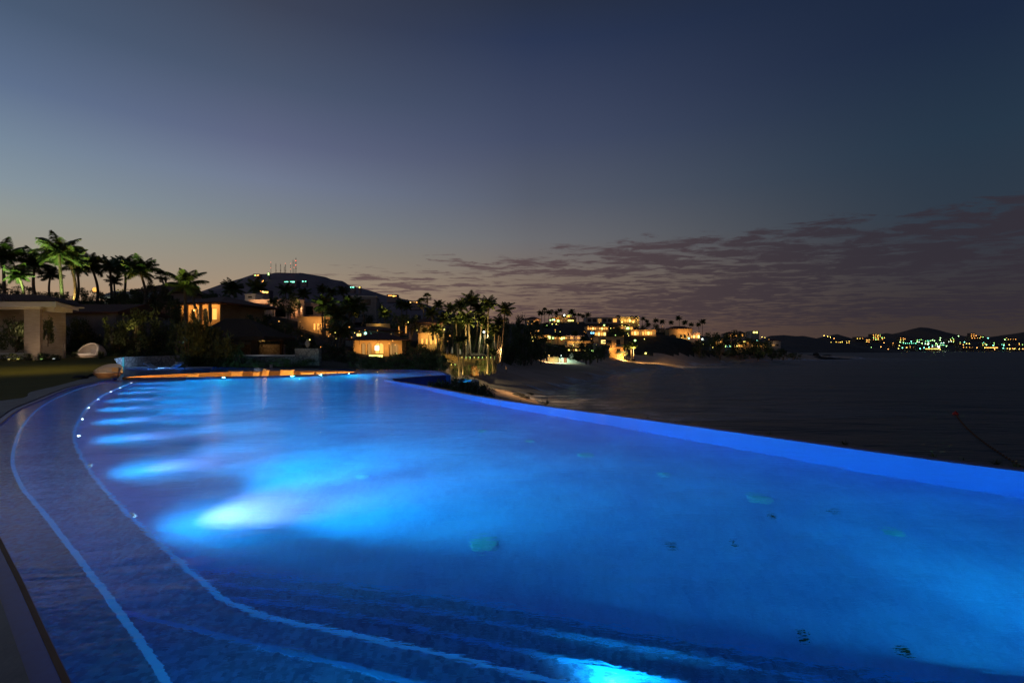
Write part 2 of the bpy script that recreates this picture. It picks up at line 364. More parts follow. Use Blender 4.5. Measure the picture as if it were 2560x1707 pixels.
# surf: long-exposure foam in two soft strips that follow the shore
def surf_material():
    m = bpy.data.materials.new('surf'); m.use_nodes = True; N, L = m.node_tree.nodes, m.node_tree.links; b = N['Principled BSDF']
    b.inputs['Base Color'].default_value = (.7,.68,.75,1); b.inputs['Roughness'].default_value = .8
    at = N.new('ShaderNodeAttribute'); at.attribute_name = 'foam'; tc = N.new('ShaderNodeTexCoord')
    t = N.new('ShaderNodeTexNoise'); t.inputs['Scale'].default_value = .22; t.inputs['Detail'].default_value = 7; t.inputs['Roughness'].default_value = .62; L.new(tc.outputs['Object'], t.inputs['Vector'])
    mp = N.new('ShaderNodeMapRange'); L.new(t.outputs[0], mp.inputs[0]); mp.inputs[1].default_value = .36; mp.inputs[2].default_value = .66
    mu = N.new('ShaderNodeMath'); mu.operation = 'MULTIPLY'; L.new(at.outputs['Fac'], mu.inputs[0]); L.new(mp.outputs[0], mu.inputs[1]); L.new(mu.outputs[0], b.inputs['Alpha']); return m
sb = MB(); foam = []
offs = [(-2.2,0),(-.6,.85),(1,.95),(3,.6),(5.5,.35),(8,.7),(9.5,.4),(13,.25),(24,.16),(50,0)]
idx = [i for i in range(len(SH)) if 60 < SH[i][1] < 560]
P2 = [p for i in idx for p in ([SH[i]] if i == idx[-1] else [SH[i]*(1-t)+SH[i+1]*t for t in (0,.25,.5,.75)])]
for k, p in enumerate(P2):
    q = P2[min(k+1, len(P2)-1)]-P2[max(k-1, 0)]; nrm = np.array([q[1], -q[0]])/np.hypot(*q); wob = 1.6*math.sin(k*.35)+1.1*math.sin(k*.83+1)
    for o_, a_ in offs:
        sc_ = (1 + p[1]/400); pt = p+nrm*(o_+wob)*sc_; sb.v.append((pt[0], pt[1], .06+max(0, -(o_+wob)*sc_)*.30)); foam.append(a_)
m_ = len(offs)
sb.f = [(k*m_+j, k*m_+j+1, (k+1)*m_+j+1, (k+1)*m_+j) for k in range(len(P2)-1) for j in range(m_-1)]
o = sb.build('surf_foam', surf_material(), smooth=True); at = o.data.attributes.new('foam', 'FLOAT', 'POINT'); at.data.foreach_set('value', foam); st(o, 'stuff')
# ============================================================ MOUNTAIN, FAR HILLS
mtm = mat('mountain_scrub', (.26,.2,.21), (.17,.13,.14), .012, 1, .9, .05)
farm = mat('far_hills', (.085,.072,.072), (.05,.045,.048), .004, 1)
def ridge(name, prof, Y, depth, m, front=.9, back=.6, rough=.025, base=874, seed=1, nv=19, nu=150):
    px = np.array([p[0] for p in prof]); py = np.array([p[1] for p in prof]); u = np.linspace(px[0], px[-1], nu); h = np.interp(u, px, py)
    vs, fs = [], []
    ts = np.linspace(-1, 1, nv)
    for i, t in enumerate(ts):
        yy = Y + t*depth
        for a, hh in zip(u, h):
            top = (HY-hh)/F*Y + CAMZ; x = (a-1280)/F*Y
            zz = top*max(0, 1-abs(t))**(front if t < 0 else back)
            nz = (vnoise(np.array([x]), np.array([yy]), depth*.28, seed)[0]*1.3+vnoise(np.array([x]), np.array([yy]), depth*.09, seed+1)[0]*.6)*top*rough*(4 if abs(t) > .04 else .35)
            vs.append((x, yy, zz+nz*min(1, abs(t)*3+.2)-2))
    fs = [(i*nu+j, i*nu+j+1, (i+1)*nu+j+1, (i+1)*nu+j) for i in range(nv-1) for j in range(nu-1)]
    b = MB(); b.add(vs, fs); return st(b.build(name, m, smooth=True))
ridge('mountain', [(250,800),(400,770),(500,728),(560,706),(600,695),(630,685),(640,683.5),(672,683),(690,679.5),(740,681),(752,680),(775,684),(812,690),(830,697),(858,701),(872,711),(885,716),(900,718),(930,726),(960,736),(1000,744),(1040,752),(1100,770),(1150,790),(1220,812),(1300,835)], 1500, 620, mtm, seed=4)
ridge('ridge_hills', [(1100,850),(1300,838),(1330,832),(1400,834),(1440,830),(1500,820),(1510,808),(1530,812),(1570,822),(1620,826),(1700,832),(1790,842),(1860,838),(1900,848),(1925,838),(1960,836),(1990,839),(2010,838),(2030,844),(2045,852),(2100,856)], 1900, 350, farm, seed=9)
ridge('far_shore_hills', [(1850,866),(2000,860),(2040,846),(2070,838),(2095,834),(2115,842),(2130,850),(2160,846),(2190,841),(2215,842),(2260,852),(2300,854),(2360,850),(2400,842),(2430,836),(2470,842),(2500,838),(2520,844),(2560,852),(2640,842),(2760,850),(2900,846),(3100,862),(3300,870)], 3050, 420, farm, seed=12)
ridge('far_peak', [(2120,872),(2200,836),(2215,832),(2250,840),(2265,832),(2280,823),(2300,817.5),(2320,819),(2345,824),(2370,834),(2400,845),(2470,868)], 5200, 900, mat('far_peak', (.085,.07,.068), rough=1, scale=.001), seed=15)
ridge('far_distant_ridge', [(2440,868),(2540,834),(2580,826),(2660,822),(2760,836),(2900,866)], 5600, 900, MATS['far_peak'], seed=17)
b = MB()
tp = [(( u-1280)/F*yy, yy, z) for yy, z in ((2445,.2),(2460,2.0),(2620,9),(2760,12)) for u in range(1880, 3500, 60)]
kk = len(range(1880,3500,60)); b.add(tp, [(i*kk+j, i*kk+j+1, (i+1)*kk+j+1, (i+1)*kk+j) for i in range(3) for j in range(kk-1)])
st(b.build('far_shore', farm))
# ---- rocks off the point
rockm = mat('dark_rock', (.05,.045,.045), (.02,.02,.02), .6, .95, .6)
def rock(px, py, Y, w, h, label, group='rocks at the waterline off the headland'):
    b = MB(); n1, n2 = 9, 6; vs = [(0,0,h)]
    rr = random.Random(int(px*7)); 
    for i in range(1, n2):
        for k in range(n1):
            a = 2*math.pi*k/n1; r = w/2*math.sin(math.pi/2*i/(n2-1))*(.75+.5*rr.random())
            vs.append((r*math.cos(a), r*.6*math.sin(a), h*math.cos(math.pi/2*i/(n2-1))*(.75+.5*rr.random())-.3*(i == n2-1)))
    fs = [(0, 1+k, 1+(k+1) % n1) for k in range(n1)] + [(1+(i*n1)+k, 1+(i+1)*n1+k, 1+(i+1)*n1+(k+1) % n1, 1+i*n1+(k+1) % n1) for i in range(n2-2) for k in range(n1)]
    b.add(vs, fs); p = P(px, py, Y); p.z = max(p.z, -.2)
    return tag(b.build('shore_rock', rockm, loc=p), label, 'rock', group)
for px, py, Y, w, h in [(2000,893,545,16,3.5),(2022,895,525,11,3),(2040,893,530,9,4.5),(2052,898,470,17,2.6),(2075,897,480,14,1.6),(2068,890,640,14,1.8),(2095,897,490,11,1),(2108,898,480,14,.8),(1985,894,540,14,3),(2130,899,470,8,.6)]:
    rock(px, py, Y, w, h, 'low dark rock awash off the tip of the headland')
# ============================================================ POOL
def tile_material(name, c1, c2, big=.5):
    m = bpy.data.materials.new(name); m.use_nodes = True; N, L = m.node_tree.nodes, m.node_tree.links; b = N['Principled BSDF']; b.inputs['Roughness'].default_value = .45
    tc = N.new('ShaderNodeTexCoord'); mp = N.new('ShaderNodeMapping'); L.new(tc.outputs['Object'], mp.inputs[0])
    t = N.new('ShaderNodeTexNoise'); t.inputs['Scale'].default_value = .75; t.inputs['Detail'].default_value = 11; t.inputs['Roughness'].default_value = .72; L.new(mp.outputs[0], t.inputs['Vector'])
    mr = N.new('ShaderNodeMapRange'); L.new(t.outputs[0], mr.inputs[0]); mr.inputs[1].default_value = .34; mr.inputs[2].default_value = .66
    v = N.new('ShaderNodeTexVoronoi'); v.inputs['Scale'].default_value = 34; v.distance = 'CHEBYCHEV'; v.inputs['Randomness'].default_value = .25; L.new(mp.outputs[0], v.inputs['Vector'])
    hs = N.new('ShaderNodeSeparateColor'); L.new(v.outputs['Color'], hs.inputs[0])
    mx = N.new('ShaderNodeMath'); mx.operation = 'MULTIPLY_ADD'; L.new(hs.outputs[0], mx.inputs[0]); mx.inputs[1].default_value = 1-big; 
    mm = N.new('ShaderNodeMath'); mm.operation = 'MULTIPLY'; L.new(mr.outputs[0], mm.inputs[0]); mm.inputs[1].default_value = big; L.new(mm.outputs[0], mx.inputs[2])
    mc = N.new('ShaderNodeMix'); mc.data_type = 'RGBA'; mc.inputs[6].default_value = c2+(1,); mc.inputs[7].default_value = c1+(1,); L.new(mx.outputs[0], mc.inputs[0]); L.new(mc.outputs[2], b.inputs['Base Color']); return m
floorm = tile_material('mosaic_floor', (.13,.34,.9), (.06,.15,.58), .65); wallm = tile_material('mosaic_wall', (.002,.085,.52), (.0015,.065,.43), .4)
stepm = tile_material('mosaic_step', (.06,.27,.72), (.01,.075,.28), .25); nosem = tile_material('glowing_nosing_tile', (.03,.46,1.0), (.02,.38,.95), .3)
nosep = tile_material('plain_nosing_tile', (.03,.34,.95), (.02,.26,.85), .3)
_b = nosem.node_tree.nodes['Principled BSDF']; _b.inputs['Emission Color'].default_value = (.02,.3,1,1); _b.inputs['Emission Strength'].default_value = .2  # weak blue glow added to the nosing tiles of the two benches
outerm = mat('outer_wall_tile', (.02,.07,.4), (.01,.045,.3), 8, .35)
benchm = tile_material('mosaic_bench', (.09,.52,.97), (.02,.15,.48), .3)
FLZ = 6.0
pool = thing('swimming_pool', 'large free-form infinity pool glowing blue, stepped round its near and left sides', 'pool', (0,0,0)); pool['kind'] = 'structure'
pts = [(p.x, p.y) for p in outline]
# lounge island (lens shaped, sunk into the pool)
ln = [G(306,945.5,WZ)] + [G(a, b, WZ) for a, b in [(400,945),(560,943.2),(700,940.5),(800,936.5),(860,933.8),(893,932)]]
lf = [G(a, b, WZ) for a, b in [(880,930.6),(840,929.6),(740,929.4),(660,929.6),(600,931),(510,934),(430,937.5),(350,942)]]
near_l = spline(ln, 4); far_l = spline(lf, 4); island = near_l + far_l
IL = [(p.x, p.y) for p in island]
def surf_poly(polys, z, name, m, parent=None):
    tri = tessellate_polygon([[Vector((x, y, 0)) for x, y in pl] for pl in polys]); flat = [p for pl in polys for p in pl]
    vs = [(x, y, z) for x, y in flat]; fs = []
    for a, b_, c in tri:
        w = (flat[b_][0]-flat[a][0])*(flat[c][1]-flat[a][1])-(flat[b_][1]-flat[a][1])*(flat[c][0]-flat[a][0]); fs.append((a, b_, c) if w > 0 else (a, c, b_))
    return MB().add(vs, fs).build(name, m, parent)
surf_poly([pts], FLZ, 'pool_floor', floorm, pool)
def offset(line, d):                          # to the left of the walking direction
    out = []
    for i, p in enumerate(line):
        q = line[min(i+1, len(line)-1)]-line[max(i-1, 0)]; nn = Vector((-q.y, q.x, 0)).normalized(); out.append(p+nn*d)
    return out
def strip_wall(name, line, d0, d1, z0, z1, m, parent):   # a wall that follows a line, between two offsets of it
    a, c = offset(line, d0), offset(line, d1); k = len(line); vs, fs = [], []
    for p, q in zip(a, c): vs += [(p.x,p.y,z0),(p.x,p.y,z1),(q.x,q.y,z1),(q.x,q.y,z0)]
    for i in range(k-1): 
        for j in range(4): fs.append((i*4+j, i*4+(j+1) % 4, (i+1)*4+(j+1) % 4, (i+1)*4+j))
    fs += [(0,3,2,1), tuple((k-1)*4+j for j in range(4))]
    o = MB().add(vs, fs).build(name, m, parent)
    bm = bmesh.new(); bm.from_mesh(o.data); bmesh.ops.recalc_face_normals(bm, faces=bm.faces); bm.to_mesh(o.data); bm.free(); return o
# infinity wall: tiled inside, its top just under the water, outer face dark
for nm, line in (('infinity_wall', edgeR), ('infinity_wall', edgeN), ('infinity_wall', edgeT)):
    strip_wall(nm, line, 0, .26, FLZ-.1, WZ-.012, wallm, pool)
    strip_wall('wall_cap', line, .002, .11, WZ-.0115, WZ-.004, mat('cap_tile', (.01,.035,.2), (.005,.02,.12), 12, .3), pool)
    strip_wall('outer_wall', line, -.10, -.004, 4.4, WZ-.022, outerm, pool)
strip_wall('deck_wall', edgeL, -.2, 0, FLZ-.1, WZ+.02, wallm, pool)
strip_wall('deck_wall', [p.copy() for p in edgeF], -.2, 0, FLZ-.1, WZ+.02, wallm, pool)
# benches and steps: nosing lines from the photo, taken back through the refracting surface
zA, zC, zB, z2, z1, z0 = 7.24, 7.05, 6.85, 6.64, 6.43, 6.2
def gwl(pl, z, k=5): return spline([GW(a, b, z) for a, b in pl], k)
nA = gwl([(278,955),(230,963),(180,978),(110,1012),(62,1060),(36,1130),(50,1200),(120,1288),(200,1390),(304,1526),(370,1618),(430,1707)], zA) 
nA += [nA[-1]+Vector((.45,-.55,0)), nA[-1]+Vector((1.4,-1.6,0))]
nC = gwl([(304,1526),(470,1565),(700,1620),(1100,1712)], zC); nC[0:1] = [nC[0]]; nC += [nC[-1]+(nC[-1]-nC[-2]).normalized()*k for k in (2,4,7,10)]
nB = gwl([(325,957),(273,979),(241,997),(217,1018),(200,1046),(188,1080),(196,1120),(225,1170),(262,1218),(340,1298),(430,1380),(540,1478),(600,1512),(660,1536),(800,1566),(1100,1632),(1410,1704)], zB); nB += [nB[-1]+(nB[-1]-nB[-3]).normalized()*k for k in (2,4,7,10)]
n2 = gwl([(560,1490),(700,1505),(900,1537),(1100,1578),(1286,1617),(1500,1663),(1700,1705)], z2); n2 += [n2[-1]+(n2[-1]-n2[-3]).normalized()*k for k in (2,5,10)]
n1 = gwl([(520,1455),(650,1468),(860,1490),(1100,1528),(1600,1616),(2093,1707)], z1); n1 += [n1[-1]+(n1[-1]-n1[-3]).normalized()*k for k in (2,5,9)]
n0 = gwl([(500,1420),(620,1432),(900,1462),(1200,1505),(1783,1614),(2340,1702)], z0); n0 += [n0[-1]+(n0[-1]-n0[-3]).normalized()*k for k in (2,4,8)]
BL = [(x_, y_) for x_, y_ in ((10,-9),(-9,-9),(-32,8),(-26,27))]
def slab(name, line, z, first=None, zb=FLZ-.06):
    p = [(q.x, q.y) for q in line] + (BL if first is None else first)
    return MB().prism(p, zb-random.random()*.02, z).build(name, benchm if name == 'bench' else stepm, pool)
# clip helper: the slabs stay inside the wall line because the deck hides the rest; cut them to the outline by keeping their outer side under the deck
lineL = [(p.x, p.y) for p in offset(edgeL, -.06)]
def between(nos, a0, a1): return lineL[a0:a1][::-1]
kL = len(lineL)
slab('bench', nA, zA, [(lineL[i]) for i in range(kL-12, -1, -1)])
slab('pool_step', nC, zC, [(12,-2.9)] + [lineL[i] for i in range(kL-1, kL-13, -1)])
slab('bench', nB, zB, [(12,-2.9)] + [lineL[i] for i in range(kL-1, -1, -1)])
for line, z in ((n2, z2), (n1, z1), (n0, z0)): slab('pool_step', line, z, [(12.2,-2.6)] + [lineL[i] for i in range(kL-1, kL-16, -1)] + [tuple(nB[52][:2])])
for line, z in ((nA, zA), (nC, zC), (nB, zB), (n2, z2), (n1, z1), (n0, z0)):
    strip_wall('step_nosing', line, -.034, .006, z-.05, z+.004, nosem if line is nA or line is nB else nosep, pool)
# nosing-lit submerged stairs at the upper left of the pool
for k, (y0, xa, xb, z) in enumerate([(919.6,306,366,7.36),(923,309,368,7.27),(926.4,313,372,7.18),(930.2,317,376,7.09),(935,314,330,7.0)]):
    a, c = G(xa, y0, z), G(xb, y0, z)
    MB().box(a.x, c.x, a.y, a.y+3.2, FLZ, z).build('pool_step', stepm, pool)
    MB().box(a.x, c.x, a.y-.03, a.y-.004, z-.05, z).build('step_light_strip', mat('step_led', (.2,.3,.5), emit=(.25,.55,1), estr=3.0, sample=False), pool)
# shallow shelf for the in-water loungers
a, c = G(372,926,7.25), G(560,915.5,7.25); MB().box(a.x, c.x+3, a.y, c.y-.4, FLZ-.01, 7.2).build('sun_shelf', stepm, pool)
# ---- water
def water_material():
    m = bpy.data.materials.new('pool_water'); m.use_nodes = True; N, L = m.node_tree.nodes, m.node_tree.links; b = N['Principled BSDF']
    N.remove(b); rf = N.new('ShaderNodeBsdfRefraction'); rf.inputs['IOR'].default_value = 1.33; rf.inputs['Roughness'].default_value = .02; rf.inputs['Color'].default_value = (.95,.98,1,1)
    gl = N.new('ShaderNodeBsdfGlossy'); gl.inputs['Roughness'].default_value = .12; fr = N.new('ShaderNodeFresnel'); fr.inputs['IOR'].default_value = 1.33
    rd = N.new('ShaderNodeMath'); rd.operation = 'MULTIPLY'; rd.inputs[1].default_value = .66; L.new(fr.outputs[0], rd.inputs[0])
    mxs = N.new('ShaderNodeMixShader'); ge = N.new('ShaderNodeNewGeometry'); mxx = N.new('ShaderNodeMix'); L.new(ge.outputs['Backfacing'], mxx.inputs[0]); L.new(rd.outputs[0], mxx.inputs[2]); L.new(fr.outputs[0], mxx.inputs[3]); L.new(mxx.outputs[0], mxs.inputs[0]); L.new(rf.outputs[0], mxs.inputs[1]); L.new(gl.outputs[0], mxs.inputs[2]); L.new(mxs.outputs[0], N['Material Output'].inputs['Surface'])
    tc = N.new('ShaderNodeTexCoord'); prev = None
    for s, d, st_, sc_, rz in ((1.1,.10,.14,(.8,1.5,1),20), (4.6,.025,.17,(.8,1.9,1),8), (15,.007,.25,(.9,1.6,1),-12)):
        mp = N.new('ShaderNodeMapping'); mp.inputs['Scale'].default_value = sc_; mp.inputs['Rotation'].default_value = (0,0,R(rz)); L.new(tc.outputs['Object'], mp.inputs[0])
        t = N.new('ShaderNodeTexNoise'); t.inputs['Scale'].default_value = s; t.inputs['Detail'].default_value = 3; t.inputs['Distortion'].default_value = .6; L.new(mp.outputs[0], t.inputs['Vector'])
        bp = N.new('ShaderNodeBump'); bp.inputs['Distance'].default_value = d; bp.inputs['Strength'].default_value = st_; L.new(t.outputs[0], bp.inputs['Height'])
        if prev: L.new(prev.outputs[0], bp.inputs['Normal'])
        prev = bp
    [L.new(prev.outputs[0], q.inputs['Normal']) for q in (rf, gl, fr)]; return m
wpts = [(p.x, p.y) for p in offset(edgeL, -.02)] + [(p.x, p.y) for p in infinity] + [(p.x, p.y) for p in edgeF]
st(surf_poly([wpts, IL], WZ, 'pool_water', water_material()))
# ---- deck: dark slot along the water, then the concrete path, then the lawn
slotm = mat('slot_drain', (.012,.01,.01), rough=.6); copm = mat('slot_edge', (.28,.14,.08), rough=.7)
pth = edgeL[:]
st(strip_wall('slot_edge', pth, -.03, -.004, 7.3, WZ+.022, copm, None)); st(strip_wall('overflow_slot', pth, -.13, -.03, 7.2, WZ+.012, slotm, None))
lawn_px = [(236,938),(230,940),(153,961),(76.5,979),(0,1001)]
lawnE = [G(a, b, 7.56) for a, b in lawn_px]
lawnE = spline(lawnE+[Vector((-16.9,9.5,7.56)), Vector((-14.5,3,7.56)), Vector((-9,-4,7.56))], 4)
inner = offset(pth, -.13)
MBp = MB().prism([(p.x, p.y) for p in inner]+[(9,-7)]+[(p.x, p.y) for p in lawnE[::-1]]+[tuple(G(252,925,7.56)[:2]), tuple(G(292,925,7.56)[:2]), tuple(G(292,938,7.56)[:2])], 7.2, 7.555)
st(MBp.build('pool_path', concrete))
# lawn
def lawn_z(x, y): return 7.545+.62*max(0, min(1, (y-24)/17))+.5*max(0, min(1, (y-43)/10))
def grass_material():
    m = mat('lawn_grass', (.16,.13,.018), (.11,.10,.014), .6, .95, .9, 55); return m
b = MB(); rows = 40; nxl = 40; vsl = []
for i in range(rows+1):
    y = -4+ (52+4)*i/rows
    xe = np.interp(y, [p.y for p in lawnE[::-1]], [p.x for p in lawnE[::-1]]) if y < lawnE[0].y else np.interp(y, [lawnE[0].y, 30, 44, 52], [lawnE[0].x, -22.9, -34.2, -38])
    for j in range(nxl+1): x = xe-(j/nxl)**1.6*80; vsl.append((x, y, lawn_z(x, y)))
b.add(vsl, [(i*(nxl+1)+j, (i+1)*(nxl+1)+j, (i+1)*(nxl+1)+j+1, i*(nxl+1)+j+1) for i in range(rows) for j in range(nxl)])
st(b.build('lawn', grass_material(), smooth=True))
# ============================================================ POOL LIGHTS
lensm = mat('pool_lens', (.8,.9,1), emit=(.75,.95,1), estr=26, sample=False); ringm = mat('steel_ring', (.5,.5,.5), rough=.3, metal=1)
def pool_light(p, dirv, power, label, color=(.015,.95,1), cone=150, size=.06, group='underwater lights along the left bench', emit=lensm, tilt=-.25, r=.07, blend=.9, beam=0, far=0, btilt=-.55):
    d = Vector((dirv[0], dirv[1], 0)).normalized(); root = thing('pool_light', label, 'pool light', p, math.atan2(d.y, d.x), group)
    q = Matrix.Rotation(R(90), 4, 'Y')
    def disc(name, prof, m): 
        bb = MB().lathe(prof, n=14); bb.v = [tuple(q @ Vector(v)) for v in bb.v]; return bb.build(name, m, root)
    disc('ring', [(r*1.35,-.02),(r*1.35,.008),(r*1.05,.012)], ringm); disc('lens', [(r,.01),(r*.9,.02),(r*.3,.026)], emit)
    lamp('pool_spot', 'SPOT', (.07,0,0), power, color, root, size, (1,0,tilt), cone, blend)
    for yy, ff in (((-.5,.8),(0,.4),(.45,.9)) if far > 900 else (((0,1.2),) if far else ())): lamp('pool_far_beam', 'SPOT', (.07,0,0), far*ff, color, root, size, (1,yy,.05), 62, 1)
    if beam: lamp('pool_beam', 'SPOT', (.07,0,0), beam, (1,.74,.8), root, size, (1,0,btilt), 60, 1)
    return root
left_l = [(326,957,110),(306,967,110),(273,979,110),(241,997,110),(217,1018,110),(197,1049,110),(192,1090,140),(222,1162,170),(345,1284,230)]
names = ['farthest of the row, beside the lounge','second from the lounge','third from the lounge','fourth from the lounge','fifth from the lounge','sixth from the lounge','pinkish, at the bend of the bench','faint one below the pinkish light','nearest of the left row']
for k, (a, c, pw) in enumerate(left_l):
    p = GW(a, c, 6.74); i = min(range(len(nB)), key=lambda i: (nB[i].xy-p.xy).length); t = nB[min(i+1, len(nB)-1)]-nB[max(i-1,0)]
    nn = Vector((-t.y, t.x, 0)).normalized(); q = nB[i]+nn*.03; 
    hot = k > 6
    pool_light((q.x, q.y, 6.72), nn, pw*([.9,.9,.9,.9,.9,.9,.6,.6,.46][k]), 'small round underwater light in the bench wall, '+names[k], tilt=-.3, beam=520 if k == 8 else pw*1.0, btilt=-.48, far=[1200]*6+[900,1400,2600][k-6:k-5] if 0 else [1200,1200,1200,1200,1200,1200,900,1300,2600][k], emit=lensm if k < 7 else mat('pool_lens_soft', (.8,.9,1), emit=(.3,.7,1), estr=2.5, sample=False), cone=140)
kB = min(range(len(nB)), key=lambda i: (nB[i].xy-GW(1400,1703,zB).xy).length); dB = (nB[kB+3]-nB[kB]).normalized() if kB+3 < len(nB) else (nB[-1]-nB[-2]).normalized()
nn = Vector((-dB.y, dB.x, 0)).normalized()
for k, (dd, pw, l) in enumerate([(.25,40,'washing the tread white at the bottom of the photo'),(3.2,190,'second along, out of the frame'),(6.0,150,'third along, out of the frame'),(8.6,110,'last, out of the frame')]):
    q = nB[kB]+dB*dd+nn*.03
    pool_light((q.x, q.y, zB-.07), nn, pw, 'underwater light in the near step, '+l, tilt=-.12, cone=150, group='underwater lights along the near steps', beam=420 if k == 0 else 0, btilt=-2.2, far=[0,420,0,0][k])
for x, y, dx, dy, pw, l in [(-.2,.92,.15,1,110,'behind the camera, left'),(2.6,-.95,.1,1,150,'behind the camera, right')]:
    pool_light((x, y, 7.40), (dx, dy), pw, 'added unseen underwater light high in the deck wall, '+l, group='added underwater lights in the deck wall', tilt=-.12, cone=170, size=.04)  # unseen wall lamps, added to brighten the bench and steps
for k, (a, c) in enumerate([(572,944),(734,941),(843,938),(902,934)]):
    p = G(a, c, WZ); i = min(range(len(near_l)), key=lambda i: (near_l[i].xy-p.xy).length); t = near_l[min(i+1, len(near_l)-1)]-near_l[max(i-1,0)]
    nn = Vector((t.y, -t.x, 0)).normalized(); q = near_l[i]+nn*.02
    pool_light((q.x, q.y, 7.3), nn, 500, 'underwater light under the rim of the sunken lounge, '+['nearest the basket','second from the left','third from the left','at the right tip'][k], group='underwater lights along the sunken lounge', tilt=-.35, r=.1)
# added lights below the near-right end and under the infinity wall, out of frame, that fill the deep end
for k, (x, y, dx, dy, pw) in enumerate([(8.8,-1.9,-.2,1,900),(11.6,.3,-1,.35,1500),(10.2,2.0,-1,-.1,1500),(8.6,4.1,-1,-.3,1500)]):
    pool_light((x, y, 7.32 if k else 6.7), (dx, dy), pw*(.8 if k else .3), 'added unseen underwater light at the near right end of the pool', group='added underwater lights at the near right end', cone=150, tilt=.02 if k else -.2)
# round outlets in the floor
outm = mat('outlet_cover', (.14,.42,.7), (.05,.25,.45), 9, .5)
for a, c, l in [(1898,1245,'right of centre, the brightest green'),(1465,1137,'beyond the brightest one, to its left'),(1210,1360,'nearest the steps, darker'),(905,1190,'nearest the big white glow'),(2235,1330,'nearest the right frame edge'),(1205,1077,'farthest, near the reflected streak'),(1660,1185,'small pale one between two larger'),(1325,1103,'small faint one near the deep end')]:
    p = GW(a, c, FLZ); r = .15 if a in (1898,1465,1210) else .1
    tag(MB().lathe([(r,0),(r,.006),(r*.9,.014),(r*.5,.016)], n=20).build('floor_outlet', outm, loc=(p.x, p.y, FLZ)), 'round green-white floor outlet in the pool, '+l, 'pool outlet', 'round outlets in the pool floor')
dl = mat('dead_leaf', (.015,.012,.01), rough=.8)
for a, c, l in [(2005,1590,'the largest, low on the right'),(2255,1630,'lower right corner'),(2080,1277,'right of the bright outlet'),(1930,1290,'just below the bright outlet'),(1680,1365,'near the middle of the deep floor'),(1835,1360,'right of the middle')]:
    p = GW(a, c, FLZ+.02); s = .034 if c > 1500 else .035
    vs = [(0,-s*2,0),(s*.8,-s*.6,.01),(s*.5,s*.8,.02),(0,s*2.2,.03),(-s*.6,s*.7,.02),(-s*.9,-s*.5,.0),(0,0,.035)]
    tag(MB().add(vs, [(6,0,1),(6,1,2),(6,2,3),(6,3,4),(6,4,5),(6,5,0)]).build('fallen_leaf', dl, loc=p, rot=(0,0,a*.7)), 'small dark leaf on the pool floor, '+l, 'leaf', 'leaves on the pool floor')
# ============================================================ SUNKEN LOUNGE
lo = thing('sunken_lounge', 'lens-shaped lounge sunk into the pool, amber-lit inside', 'lounge', (0,0,0))
ring = island
brownfab = mat('brown_fabric', (.2,.11,.06), (.13,.07,.04), 6, .95, .2, 60)
warmpl = mat('lounge_plaster', (.3,.18,.1), (.22,.13,.07), 3, .8, .1)
cl = island+[island[0]]
strip_wall('rim', cl, 0, .16, 6.0, WZ+.035, mat('rim_stone', (.12,.08,.06), (.07,.05,.04), 3, .5), lo) if False else None
# outline runs left-to-right along the near side, so inside lies to its left
strip_wall('near_wall', near_l, 0, .18, 5.95, WZ+.035, mat('rim_tile', (.02,.05,.2), (.015,.03,.12), 5, .4), lo)
strip_wall('far_wall', [near_l[-1]]+far_l+[near_l[0]], 0, .18, 5.95, WZ+.06, warmpl, lo)
surf_poly([IL], 6.7, 'floor', warmpl, lo)
benchline = far_l[2:-3]
strip_wall('bench', benchline, .18, .95, 6.71, 7.12, brownfab, lo); strip_wall('seat_cushion', benchline, .2, .93, 7.12, 7.24, brownfab, lo)
for k in range(4, len(near_l)-3, 2):
    p = near_l[k]; t = near_l[k+1]-near_l[k-1]; nn = Vector((-t.y, t.x, 0)).normalized(); q = p+nn*.26
    lamp('strip_glow', 'POINT', (q.x, q.y, 7.28), 260, (1,.5,.1), lo, .06)
def cushion(px, py, w, h, d, label, rz=0, lean=-.25, Y=None, pinch=1):
    nu_ = 10; vs, fs = [], []
    for s in (-1, 1):
        for i in range(nu_+1):
            for j in range(nu_+1):
                u, v = i/nu_*2-1, j/nu_*2-1; e = (1-u**4)*(1-v**4); pin = 1-.10*(1-abs(u))*abs(v)**3*0-.0
                cx_ = u*w/2*(1-.09*(1-v*v))*pinch; cz_ = v*h/2*(1-.12*(1-u*u)); vs.append((cx_, s*d/2*max(e,.0)**.5, cz_+h/2))
    k = nu_+1; n_ = k*k
    for i in range(nu_):
        for j in range(nu_):
            a_ = i*k+j; fs += [(a_, a_+1, a_+k+1, a_+k), (n_+a_, n_+a_+k, n_+a_+k+1, n_+a_+1)]
    o = MB().add(vs, fs).build('cushion', amberfab, None, True, loc=P(px, py, Y), rot=(lean,0,rz))
    return tag(o, label, 'cushion', 'cushions in the sunken lounge')
for px, pb, pt, wd, l, rz in [(447,941,936,34,'low one nearest the basket, partly hidden',0),(480,941,934,30,'second low one from the left',.2),(537,941,929,33,'square one left of the first rim light',-.05),(588,941,927.5,36,'wide one just right of the first rim light',.1),(640,940.5,929,18,'small half-hidden one left of the pointed one',0),(662,940.5,925,22,'tall one with its corner pointing up to the right',-.35),(716,939.5,924,36,'largest upright one, both corners raised',0),(768,938,930,34,'flat one right of the largest',.2),(800,937,929.5,26,'tilted one in the right half',-.3),(828,936,929.5,26,'small one towards the right tip',.3),(852,934.5,929.6,22,'last one at the right tip',-.2)]:
    Y = {1:35}.get(0, 33.2 if px > 500 else 31.0); 
    if px > 750: Y = 33.9
    zt = CAMZ-(pt-HY)/F*Y; h = max(.42, (zt-7.24)); p = P(px, 900, Y)
    o = cushion(px, 900, wd*Y/F, h, .2, 'amber-lit cushion in the lounge, '+l, rz, Y=Y); o.location.z = zt-h*.97
